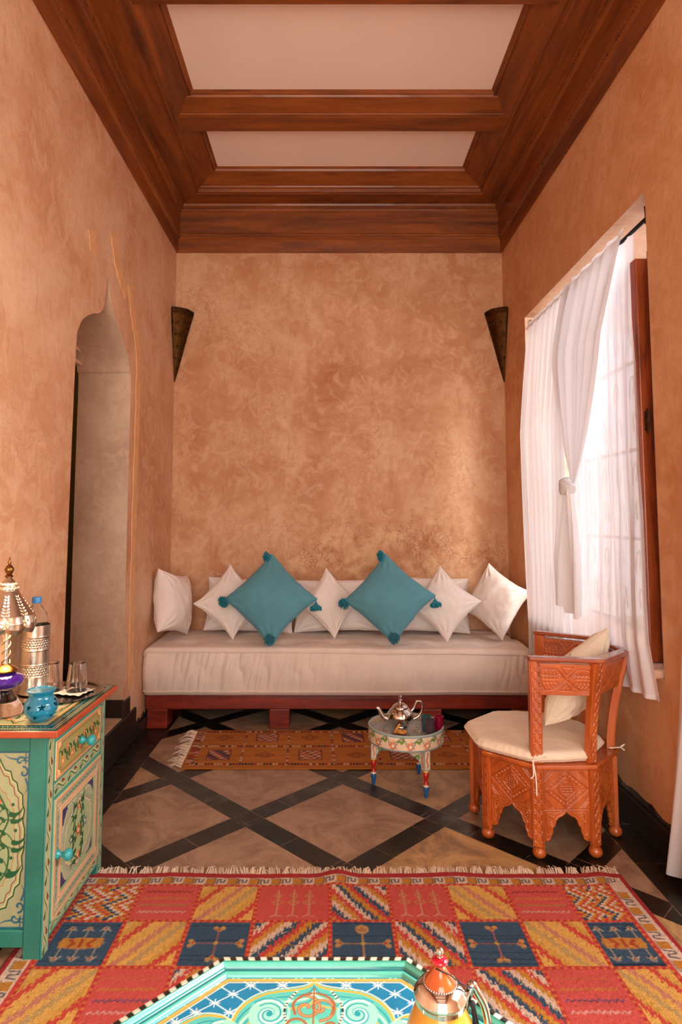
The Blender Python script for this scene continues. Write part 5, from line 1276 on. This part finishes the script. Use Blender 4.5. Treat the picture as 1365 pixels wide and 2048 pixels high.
    mb.tube(catmull([(x0 - .034, y0 + .012, zt_ + .004), (x0 - .028, y0 - .016, zt_), (x0, y0 - .020, zt_ + .004), (x0 + .026, y0 - .018, zt_ + .010), (x0 + .034, y0 + .014, zt_ + .006)], 6), .0026, 6)
    mb.build('tie_loop', M['string'], sc)
    MB().tube(catmull([(x0 - .024, y0 - .022, zt_), (x0 - .024, y0 - .026, zt_ - .05), (x0 - .034, y0 - .026, zt_ - .062)], 6), .0026, 6).build('tie_end', M['string'], sc)
    MB().tube(catmull([(x0 - .024, y0 - .022, zt_), (x0 - .016, y0 - .028, zt_ - .06), (x0 - .014, y0 - .027, zt_ - .125)], 6), .0026, 6).build('tie_end', M['string'], sc)
    MB().sphere((x0 - .024, y0 - .024, zt_), .0055, 8).build('tie_knot', M['string'], sc)
    E_ = np.array(oc[2]) * .965
    MB().tube(catmull([(E_[0] - .02, E_[1] - .03, .012), (E_[0] + .03, E_[1] - .02, .010), (E_[0] + .048, E_[1] - .022, .022), (E_[0] + .030, E_[1] - .028, .014), (E_[0] + .044, E_[1] - .03, .002)], 6), .0026, 6).build('tie_loop', M['string'], sc)
M['pad'] = fabric('cream_pad', '#e8d9c2')
armchair()
pc = pillow('chair_cushion', 'plain cream cushion leaning inside the carved armchair', 'cushion', (0, 0, 0), .36, .36, .15, 0, 0, 0, M['pad'], None, .06, 44, False, 1.3, False)
TL_, TR_, BL_, BR_ = [np.array(p) for p in ((.965, 2.515, .715), (1.185, 2.665, .812), (.885, 2.60, .435), (1.09, 2.755, .455))]
nn = np.cross(TR_ - BR_, BL_ - BR_); nn = nn / np.linalg.norm(nn)
if nn[0] > 0: nn = -nn
base_ = np.array((1.03, 2.64, .40))
for ch_ in pc.children:
    me = ch_.data; co = np.zeros(len(me.vertices) * 3); me.vertices.foreach_get('co', co); co = co.reshape(-1, 3)
    u = (co[:, 0] / .36 + .5)[:, None]; v = (co[:, 2] / .36 + .5)[:, None]
    Q = BL_ * (1 - u) * (1 - v) + BR_ * u * (1 - v) + TL_ * (1 - u) * v + TR_ * u * v - nn * co[:, 1:2] - base_
    me.vertices.foreach_set('co', Q.ravel()); me.update()
pc.matrix_world = Matrix.Translation(base_)
# ---------------------------------------------------------------- small painted tray table
def tray_table():
    cx, cy = .373, 3.085; t = thing('tray_table', 'small round painted table with red and blue turned legs on the orange runner', 'table', (cx, cy, 0))
    R = .182; n_ = 2 * PI * R
    cv = Canvas(0, n_, .214, .281, .0016, '#e6d2b4'); k_ = 14; p = n_ / k_; cy_ = (.214 + .281) / 2
    GB = '#7f9aa0'
    cv.rect(0, n_, .214, .221, GB); cv.rect(0, n_, .275, .281, GB)
    for i in range(k_ + 1):
        x = i * p
        for s_ in (-1, 1):
            pts = catmull([(x, .275), (x + s_ * .014, .266), (x + s_ * .020, .252), (x + s_ * .030, .240), (x + s_ * p * .42, .228), (x + s_ * p * .5, .220)], 5); cv.stroke(pts, .0055, GB)
            cv.stroke([(a, b - .0045) for a, b in pts], .0015, '#c87850')
        flower(cv, x + p / 2, .238, .024, '#e08a5c', '#f0e0c0', 7); cv.stroke([(x + p / 2 - .02, .226), (x + p / 2, .262), (x + p / 2 + .02, .226)], .0016, '#d86a44')
        for s_ in (-1, 1): leaf(cv, x + s_ * .002, .256, PI / 2 - s_ * .9, .034, '#6a8a3a')
        cv.circle(x, .270, .003, '#c8403a'); cv.circle(x, .252, .005, '#7a9a3c')
    A = cv.X / R
    def ring(r): return np.stack([r * np.cos(A), r * np.sin(A), cv.Y], -1)
    grid_obj('tray_rim', ring(R), M['paint'], t, cv.a, None, True, ring(R - .009))
    # inside of the rim and tray floor
    c2 = Canvas(-R, R, -R, R, .002, '#a9b2b0'); 
    for k2 in range(26):
        a, r = random.uniform(0, 2 * PI), R * math.sqrt(random.random()) * .9; x, y = r * math.cos(a), r * math.sin(a)
        flower(c2, x, y, .018, random.choice(['#c87a5c', '#d8a080', '#a84a3c']), '#e8d8c0'); leaf(c2, x + .01, y, random.uniform(0, 6), .03, '#6a8a4a'); curl(c2, x, y - .02, .014, random.uniform(0, 6), .9, .003, '#c9cdd0')
    for r in (.05, .11, .165): c2.circle(0, 0, r, '#6f8a98', None, .004)
    msk = np.hypot(c2.X, c2.Y) < R - .006; P = np.stack([c2.X, c2.Y, np.full(c2.X.shape, .256)], -1); B = P.copy(); B[..., 2] = .216
    grid_obj('tray_floor', P, M['gloss'], t, c2.a, msk[:-1, :-1] & msk[1:, 1:] & msk[:-1, 1:] & msk[1:, :-1], False, B)
    c3 = Canvas(0, n_, .256, .281, .002, '#c9b8a0')
    for k2 in range(60):
        x = k2 * n_ / 60; flower(c3, x, .268 + .003 * math.sin(k2 * 2), .010, random.choice(['#c85a44', '#d88a5c', '#7f9a88'])); leaf(c3, x + .008, .25, random.uniform(0, 3), .02, '#5f8a5a')
    A3 = c3.X / (R - .0095); grid_obj('rim_lining', np.stack([(R - .0095) * np.cos(A3), (R - .0095) * np.sin(A3), c3.Y], -1)[:, ::-1], M['paint'], t, c3.a[:, ::-1])
    MB().tube([((R - .0045) * math.cos(a), (R - .0045) * math.sin(a), .2815) for a in np.linspace(0, 2 * PI, 72)[:-1]], .0048, 8, closed=True).build('rim_bead', simple('grey_blue_paint', '#9fb0a8', .4), t)
    # three legs and the scalloped apron between them
    legs = [(.447 - cx, 2.946 - cy), (.217 - cx, 3.097 - cy), (.452 - cx, 3.215 - cy)]
    red, wht, yel, blu = [simple(a, b, .3, Coat_Weight=.3) for a, b in (('leg_red', '#b81d1a'), ('leg_white', '#e8ddc6'), ('leg_yellow', '#e0b43a'), ('leg_blue', '#145a9a'))]
    for (lx, ly) in legs:
        a = math.atan2(ly, lx); Mr = Matrix.Translation((lx, ly, 0)) @ Matrix.Rotation(a, 4, 'Z')
        cl = Canvas(-.017, .017, .122, .2135, .0013, '#e8d9bc'); cl.stroke([(-.015, .125), (.015, .125), (.015, .212), (-.015, .212)], .004, GB, True)
        cl.stroke([(.004 * math.sin(q * 9), .135 + q * .065) for q in np.linspace(0, 1, 20)], .006, '#d8583c')
        leg = thing('leg', None, None); leg.parent = t; leg.matrix_local = Matrix.Identity(4); del_me = leg; bpy.data.objects.remove(del_me)
        lg = MB().prism([(-.014, -.017), (.012, -.017), (.012, .017), (-.014, .017)], .122, .2137).build('leg', wht, t); lg.data.transform(Mr)
        Mn = np.array(Mr)
        for or_, ux_ in (((.0125, 0, 0), (0, 1, 0)), ((-.001, .0174, 0), (-.75, 0, 0)), ((-.001, -.0174, 0), (.75, 0, 0))):
            P = plane_pts(cl, or_, ux_, (0, 0, 1)) @ Mn[:3, :3].T + Mn[:3, 3]; grid_obj('painted_face', P, M['paint'], lg, cl.a)
        for nm, m_, pr in (('yellow_ring', yel, [(.010, .111), (.0125, .113), (.0125, .119), (.010, .1215)]), ('red_turning', red, [(.0095, .1108), (.0128, .105), (.0135, .096), (.011, .086), (.0075, .078), (.0078, .070), (.011, .062), (.0125, .0575)]), ('white_ring', wht, [(.0105, .057), (.0125, .055), (.0125, .049), (.0105, .047)]), ('blue_foot', blu, [(.012, .0465), (.0135, .040), (.0128, .030), (.0095, .018), (.0085, .008), (.0075, 0.0)])):
            MB().lathe(pr, 20, Mr).build(nm, m_, lg)
    for i in range(3):
        a = np.array(legs[i]); b = np.array(legs[(i + 1) % 3]); L = np.linalg.norm(b - a) - .03; e = (b - a) / np.linalg.norm(b - a); m = (a + b) / 2; nn = np.array((e[1], -e[0]))
        if nn @ m < 0: nn = -nn
        ca = Canvas(-L / 2, L / 2, .128, .2135, .0016, '#e6d4b6'); u = np.abs(ca.X) / (L / 2)
        ed = np.interp(u, [0, .10, .22, .30, .45, .55, .70, .85, .93, 1], [.198, .200, .190, .192, .180, .170, .166, .158, .140, .128]); kp = ca.Y > ed
        ca.mask((ca.Y < ed + .007), GB); ca.rect(-L / 2, L / 2, .209, .2135, GB)
        for s_ in (-1, 1):
            flower(ca, s_ * L * .28, .196, .014, '#c8582c', '#e8c080', 6); leaf(ca, s_ * L * .36, .17, PI / 2 - s_ * .5, .030, '#5f8a34'); leaf(ca, s_ * L * .43, .17, PI / 2 + s_ * .5, .026, '#6f9a3c'); leaf(ca, s_ * L * .12, .204, 0 if s_ > 0 else PI, .02, '#5f8a34')
        def mp(d): return np.stack([m[0] + e[0] * ca.X + nn[0] * d, m[1] + e[1] * ca.X + nn[1] * d, ca.Y], -1)
        grid_obj('apron', mp(np.full(ca.X.shape, .006)), M['paint'], t, ca.a, kp[:-1, :-1] & kp[1:, 1:], False, mp(np.full(ca.X.shape, -.006)))
    return (cx, cy, .2565)
tx, ty, tz = tray_table()
def teapot():
    t = thing('teapot', 'small polished silver teapot on the round painted table', 'teapot', (tx - .022, ty + .035, tz), math.radians(185)); t.scale = (1.12, 1.12, 1.12)
    MB().lathe([(0, .004), (.030, .004), (.032, .0), (.033, .003), (.030, .010), (.040, .016), (.054, .030), (.060, .046), (.056, .062), (.044, .076), (.036, .082), (.034, .084), (0, .084)], 48).build('body', M['silver'], t)
    ld = MB().lathe([(.036, .0845), (.036, .087), (.030, .094), (.018, .102), (.006, .106), (.005, .110), (0, .110)], 40).build('lid', M['silver'], t)
    MB().lathe([(.004, .1102), (.008, .113), (.009, .118), (.004, .122), (.006, .127), (.0075, .131), (.004, .136), (0, .138)], 20).build('knob', M['silver'], ld)
    MB().tube(catmull([(.050, 0, .036), (.072, 0, .044), (.086, 0, .064), (.097, 0, .083), (.106, 0, .086)], 6), [.013 - .0075 * i / 24 for i in range(25)], 14).build('spout', M['silver'], t)
    MB().tube(catmull([(-.046, 0, .066), (-.062, 0, .082), (-.072, 0, .104), (-.088, 0, .108), (-.099, 0, .092), (-.096, 0, .066), (-.080, 0, .044), (-.058, 0, .034)], 6), .0052, 10).sphere((-.074, 0, .108), .007, 8).build('handle', M['silver'], t)
teapot()
def tea_glass(x, y, col, label):
    N = NT('tea_glass_' + label[:5]); N.b.inputs['Base Color'].default_value = (*lin(col), 1); N.b.inputs['Transmission Weight'].default_value = .55; N.b.inputs['Roughness'].default_value = .12
    t = thing('tea_glass', label, 'glass', (x, y, tz), 0, 'tea glasses on the small painted table')
    fx = lambda r, z, a: r + (.0007 * math.sin(a * 14 + z * 300) if .008 < z < .055 and r > .019 else 0)
    MB().lathe([(0, 0), (.019, 0), (.0205, .004), (.021, .03), (.0225, .068), (.0235, .074), (.0215, .074), (.0195, .030), (.018, .008), (0, .006)], 56, None, 0, fx).build('tumbler', N.m, t)
tea_glass(.478, 3.005, '#6a5560', 'smoky purple tea glass, the one nearest the front rim of the tray')
tea_glass(.468, 3.062, '#4f7880', 'grey blue tea glass half hidden behind the smoky purple one')
tea_glass(.528, 3.055, '#b0183c', 'ruby red tea glass on the small painted table')
pl = thing('biscuit_bowl', 'small shallow bowl of biscuits in front of the small silver teapot', 'bowl', (.335, 3.005, tz))
MB().lathe([(0, 0), (.018, 0), (.026, .004), (.036, .012), (.038, .014), (.036, .014), (.025, .0065), (0, .004)], 40).build('dish', simple('dusky_ceramic', '#8a7068', .35), pl)
bm_ = simple('baked_biscuit', '#c98a3c', .75, nscale=60, namt=.3, bscale=180, bamt=.5)
for i, (dx, dy, dz, rz, ry, lb) in enumerate(((-.008, .004, .009, .2, 0, 'round golden biscuit lowest on the left of the bowl'), (.012, .006, .011, 1.1, .25, 'round golden biscuit in the middle of the bowl'), (.020, -.006, .014, 2.1, -.35, 'round golden biscuit at the right rim of the bowl'), (-.001, -.010, .016, .7, .5, 'round golden biscuit on top at the front of the bowl'))):
    o = MB().lathe([(0, 0), (.010, 0), (.0135, .002), (.0145, .005), (.012, .0085), (.006, .0105), (0, .011)], 18, None, 0, lambda r, z, a: r * (1 + .06 * math.sin(a * 5 + i))).build('biscuit', bm_)
    o.location = (.335 + dx, 3.005 + dy, tz + dz); o.rotation_euler = (ry, .3 * ry, rz); tag(o, lb, 'biscuit', 'biscuits in the bowl')
o = MB().tube([(-.022, 0, .0), (.0, 0, .002), (.024, .002, .0)], .0055, 8).build('biscuit_stick', bm_); o.location = (.322, 3.004, tz + .031); o.rotation_euler = (0, math.radians(-52), .3); tag(o, 'golden biscuit stick poking up from the bowl', 'biscuit')
o = MB().tube([(0, 0, 0), (.03, .005, .004), (.05, .01, .003)], [.0012, .0014, .002], 6).sphere((.055, .011, .003), .009, 8, (1.3, .8, .35)).build('teaspoon', M['silver']); o.location = (.377, 3.012, tz + .003); tag(o, 'tiny silver teaspoon beside the biscuit bowl', 'spoon')
# ---------------------------------------------------------------- large octagonal painted table
def octagon_table():
    cx, cy, zt = -.025, .783, .480; t = thing('octagonal_table', 'large octagonal turquoise table with a painted blue star lattice top on the red rug', 'table', (cx, cy, 0))
    ap = .4056; s_ = ap * 2 * math.tan(PI / 8); nps = 120
    per = []
    for k_ in range(8):
        a = PI / 2 + k_ * PI / 4; n_ = np.array((math.cos(a), math.sin(a))); e = np.array((-n_[1], n_[0]))
        for j in range(nps): per.append(n_ * ap + e * (j / nps - .5) * s_)
    per.append(per[0]); per = np.array(per)
    pr = [(0, .432), (0, .470), (.0005, .477), (.0012, .4795), (.002, .480), (.0105, .480), (.0115, .480), (.013, .479), (.0135, .4775), (.019, .4765), (.0195, .474), (.021, .471), (.025, .470), (.0255, .4705), (.027, .473), (.031, .4725), (.0325, .469), (.0345, .4665)]
    cols = ['#2a8a78'] * 3 + ['#2a6a4a', '#e8e0cc', '#e8e0cc', '#2a8a6a', '#3fae9c', '#5cc4b0', '#62ccb8', '#2a8f8c', '#1c7f88', '#23888c', '#3fb0a8', '#5cc8b4', '#64ccb4', '#4ab8a8', '#3fb0a8']
    P = np.zeros((len(pr), len(per), 3)); C = np.zeros_like(P)
    for i, (d, z) in enumerate(pr):
        k_ = (ap - d) / ap; P[i, :, 0] = per[:, 0] * k_; P[i, :, 1] = per[:, 1] * k_; P[i, :, 2] = z
        C[i] = lin(cols[i])
        if i in (4, 5):
            jj = np.arange(len(per)); blk = (jj // 4) % 2 == 0; C[i][blk] = lin('#14181a')
        C[i] *= .82 * (1 + .12 * fbm(np.arange(len(per)) * .2, np.full(len(per), i * 1.7), 4))[:, None]
    grid_obj('moulded_rim', P[:, ::-1], M['gloss'], t, C[:, ::-1])
    api = ap - .034
    cv = Canvas(-api, api, -api, api, .00135, '#11749e'); X, Y = cv.X, cv.Y
    cv.a *= (1 + .12 * fbm(X * 30, Y * 30, 3))[..., None]
    # star lattice
    g = .032; WL = '#c9e2dc'; r1 = .62
    def rot(x, y, a): return x * math.cos(a) - y * math.sin(a), x * math.sin(a) + y * math.cos(a)
    for fam in (.62, -.62):
        u = X * math.sin(fam) + Y * math.cos(fam); d = np.abs(((u / g + .5) % 1) - .5) * g; cv.mask(np.clip((.0009 - d) / cv.res + .5, 0, 1), WL)
    A_ = np.array([[math.sin(.62), math.cos(.62)], [math.sin(-.62), math.cos(-.62)]]); Ai = np.linalg.inv(A_)
    for i in range(-14, 15):
        for j in range(-14, 15):
            x, y = Ai @ np.array((i * g, j * g))
            if abs(x) > api or abs(y) > api or abs(x) + abs(y) > api * 1.42 or y < -.1: continue
            for a in (0, PI / 2, .55, -.55): cv.stroke([(x - .0085 * math.cos(a), y - .0085 * math.sin(a)), (x + .0085 * math.cos(a), y + .0085 * math.sin(a))], .0012, '#e8f2e8')
    # lobed medallion
    half = [(0, .366), (-.008, .352), (-.031, .344), (-.078, .336), (-.108, .318), (-.124, .296), (-.130, .274)]
    dl = [(-.150, .286), (-.182, .287), (-.215, .266), (-.240, .240), (-.266, .215), (-.287, .182), (-.286, .150), (-.274, .130)]
    q = [tuple(p) for p in catmull(half, 5)] + [tuple(p) for p in catmull([half[-1]] + dl, 5)][1:]
    full = []
    # q runs from the far apex to the left valley; repeat the quarter four times
    right = [(-x, y) for x, y in q]
    quarter = q + []
    for k_ in range(4):
        a = k_ * PI / 2
        seg = q + [rot(-x, y, PI / 2) for x, y in catmull(half, 5)[::-1][1:]] if False else q + [(-y, -x) for x, y in [tuple(p) for p in catmull(half, 5)][::-1][1:]]
        full += [rot(x, y, a) for x, y in seg[:-1]]
    cv.poly(full, '#52b2a2')
    cv.stroke(full, .009, '#3cb4b4', True); cv.stroke(full, .0050, '#c9a23c', True); cv.stroke([(x * 1.018, y * 1.018) for x, y in full], .0016, '#e8e4c0', True)
    for k_, w_, c_ in ((.962, .0022, '#1583a0'), (.93, .0045, '#a8e0c4'), (.905, .0018, '#1583a0'), (.885, .0030, '#c9a23c')): cv.stroke([(x * k_, y * k_) for x, y in full], w_, c_, True)
    inn = [(x * .80, y * .80) for x, y in full]; cv.poly(inn, '#72bfa6')
    rg = random.Random(4)
    for k_ in range(900):
        x, y = rg.uniform(-.3, .3), rg.uniform(-.05, .32)
        cv.circle(x, y, .0013, '#d8ecc8') if inside(np.array(inn), np.array([[x]]), np.array([[y]]))[0, 0] else None
    for k_ in range(8):
        a = k_ * PI / 4; R_ = .300 if k_ % 2 == 0 else .285
        def tf(x, y): return rot(x, y, a)
        for sg in (-1, 1):
            px, py = sg * .072, R_ - .008
            x, y = tf(px, py)
            if y < -.08: continue
            cv.circle(x, y, .034, '#8fd8bc')
            st = a + (PI * .75 if sg < 0 else PI * .25)
            for rr_, w_, c_ in ((.034, .0065, '#2f9aa8'), (.031, .0040, '#b8ecd0'), (.024, .003, '#1f8f9c')): curl(cv, x, y, rr_, st, 1.35, w_, c_, sg)
            cv.circle(x, y, .0055, '#1f8f9c')
            T = np.linspace(0, 1, 30)
            for tt in T:
                bx_, by_ = tf(sg * (.030 + .018 * math.sin(tt * PI)), R_ + .040 - .085 * tt); cv.circle(bx_, by_, .0022, '#20302c' if int(tt * 29) % 2 else '#f0ead0')
        if k_ % 2 == 0:
            for sg in (-1, 1):
                x, y = tf(sg * .012, R_ + .004); curl(cv, x, y, .026, a - PI / 2 if sg > 0 else a + PI / 2, 1.2, .0062, '#94603c', sg); curl(cv, x, y, .026, a - PI / 2 if sg > 0 else a + PI / 2, 1.2, .002, '#c89a6c', sg)
                x, y = tf(sg * .030, R_ - .034); curl(cv, x, y, .020, a, 1.1, .005, '#94603c', -sg)
                p = catmull([tf(sg * .004, R_ + .036), tf(sg * .020, R_ + .030), tf(sg * .034, R_ + .014), tf(sg * .030, R_ - .008)], 5); cv.stroke(p, .005, '#94603c')
            p = [tf(0, R_ + .048), tf(0, R_ - .05)]; cv.stroke(p, .003, '#94603c')
    # gold line round the field
    oc = [(api * .985 / math.cos(PI / 8) * math.cos(PI / 8 + k_ * PI / 4), api * .985 / math.cos(PI / 8) * math.sin(PI / 8 + k_ * PI / 4)) for k_ in range(8)]
    cv.stroke(oc, .0065, '#d0a040', True); cv.stroke([(x * .985, y * .985) for x, y in oc], .0016, '#e8e4c0', True)
    m = np.maximum(np.maximum(np.abs(X), np.abs(Y)), (np.abs(X) + np.abs(Y)) / math.sqrt(2)) < api + .0012
    P = np.stack([X, Y, np.full(X.shape, .4665)], -1); B = P.copy(); B[..., 2] = .450
    grid_obj('painted_top', P, M['gloss'], t, cv.a, m[:-1, :-1] & m[1:, 1:] & m[:-1, 1:] & m[1:, :-1], False, B)
    # apron and legs
    for k_ in range(8):
        a = PI / 2 + k_ * PI / 4; n_ = np.array((math.cos(a), math.sin(a))); e = np.array((-n_[1], n_[0])); ia = ap - .022; w = (ia * 2 * math.tan(PI / 8)) - .03
        ca = Canvas(-w / 2, w / 2, .10, .4315, .004, '#2f9a90'); u = np.abs(ca.X) / (w / 2); ed = np.interp(u, [0, .2, .5, .75, .9, 1], [.36, .34, .30, .24, .12, .10]); kp = ca.Y > ed
        ca.mask(ca.Y < ed + .012, '#d0a040'); fr = [(0, .42), (-w * .2, .39), (0, .365), (w * .2, .39)]; ca.stroke(fr, .004, '#c9e2dc', True)
        def mp(d): return np.stack([n_[0] * (ia + d) + e[0] * ca.X, n_[1] * (ia + d) + e[1] * ca.X, ca.Y], -1)
        grid_obj('apron', mp(np.zeros(ca.X.shape)), M['paint'], t, ca.a, kp[:-1, :-1] & kp[1:, 1:], False, mp(np.full(ca.X.shape, -.015)))
        b = a + PI / 8; r = ia / math.cos(PI / 8) - .012; MB().lathe([(.014, .0165), (.018, .022), (.020, .05), (.024, .09), (.024, .431), (0, .431)], 12, Matrix.Translation((r * math.cos(b), r * math.sin(b), 0))).build('leg', M['turq'], t)
    return cx, cy
octagon_table()
def big_teapot():
    t = thing('painted_teapot', 'ochre and silver teapot with a red bead knob on the octagonal table', 'teapot', (.145, .855, .4667), math.radians(12))
    MB().lathe([(0, .001), (.034, .001), (.036, .006), (.030, .014), (.036, .026), (.047, .05), (.053, .085), (.050, .118), (.040, .148), (.0325, .163), (.030, .168), (0, .168)], 56).build('body', simple('ochre_enamel', '#c9882a', .25, nscale=30, namt=.25, Coat_Weight=.5), t)
    MB().lathe([(.0305, .1685), (.0325, .170), (.0320, .174), (.0295, .1755), (0, .1755)], 56).build('collar', M['silver'], t)
    ld = MB().lathe([(0, .176), (.0325, .176), (.0345, .179), (.0340, .183), (.0315, .186), (.0310, .190), (.0280, .196), (.0235, .2005), (.0215, .202), (0, .202)], 56).build('lid', M['silver'], t)
    for k_ in range(40):
        a = 2 * PI * k_ / 40
        if k_ == 0: bd = MB()
        bd.sphere((.0208 * math.cos(a), .0208 * math.sin(a), .2028), .0013, 6)
    o = bd.build('beading', M['silver'], ld)
    MB().lathe([(.0205, .2025), (.0195, .206), (.0165, .212), (.0125, .219), (.0095, .226), (.0075, .231), (.0055, .234), (0, .234)], 40).build('orange_cone', simple('orange_enamel', '#b8531c', .22, nscale=60, namt=.15, Coat_Weight=.6), ld)
    MB().lathe([(0, .2345), (.0045, .235), (.0095, .239), (.0108, .2425), (.0095, .246), (.005, .2485), (0, .249)], 32).build('red_bead', simple('red_bead_glass', '#c00a28', .12, Coat_Weight=.8), ld)
    MB().lathe([(0, .2495), (.0042, .250), (.0036, .2525), (.0048, .256), (.0052, .260), (.0040, .264), (.0018, .2665), (0, .267)], 24).build('finial', M['silver'], ld)
    MB().tube(catmull([(.030, 0, .158), (.036, .002, .178), (.042, .003, .197), (.046, .003, .206), (.052, .003, .196), (.062, .002, .176), (.066, 0, .15), (.064, 0, .115), (.050, 0, .085)], 6), [.0035 + .0022 * math.sin(PI * i / 48) for i in range(49)], 10).build('handle', M['silver'], t)
    MB().tube(catmull([(-.048, 0, .075), (-.070, 0, .090), (-.084, 0, .125), (-.098, 0, .160), (-.108, 0, .166)], 6), [.012 - .007 * i / 24 for i in range(25)], 12).build('spout', M['silver'], t)
    blk = simple('black_cord', '#15131a', .8)
    MB().tube(catmull([(-.0075, -.004, .233), (0, -.0085, .230), (.010, -.010, .223), (.022, -.012, .209), (.033, -.010, .197), (.041, -.006, .189)], 5), .0011, 6).build('cord', blk, t)
    mb = MB().sphere((.042, -.006, .187), .0042, 8, (1, 1, 1.2)); rr = random.Random(3)
    for i in range(44):
        a = rr.uniform(0, 2 * PI); r = rr.uniform(0, .0052); mb.tube([(.0425 + .002 * math.cos(a), -.0065 + .002 * math.sin(a), .186), (.0445 + r * .8 * math.cos(a), -.008 + r * .8 * math.sin(a), .168), (.046 + r * math.cos(a), -.0085 + r * math.sin(a), .148 + rr.uniform(-.003, .003))], .0008, 4)
    mb.build('tassel', blk, t)
    for o in list(t.children) + [q for c_ in t.children for q in c_.children]:
        hd = o.name.startswith(('handle', 'tassel', 'spout', 'body'))
        for v in o.data.vertices: v.co.z = v.co.z * (.93 if hd and not o.name.startswith('body') else 1.057) if (v.co.z < .176 or hd) else .186 + (v.co.z - .176) * .66
big_teapot()
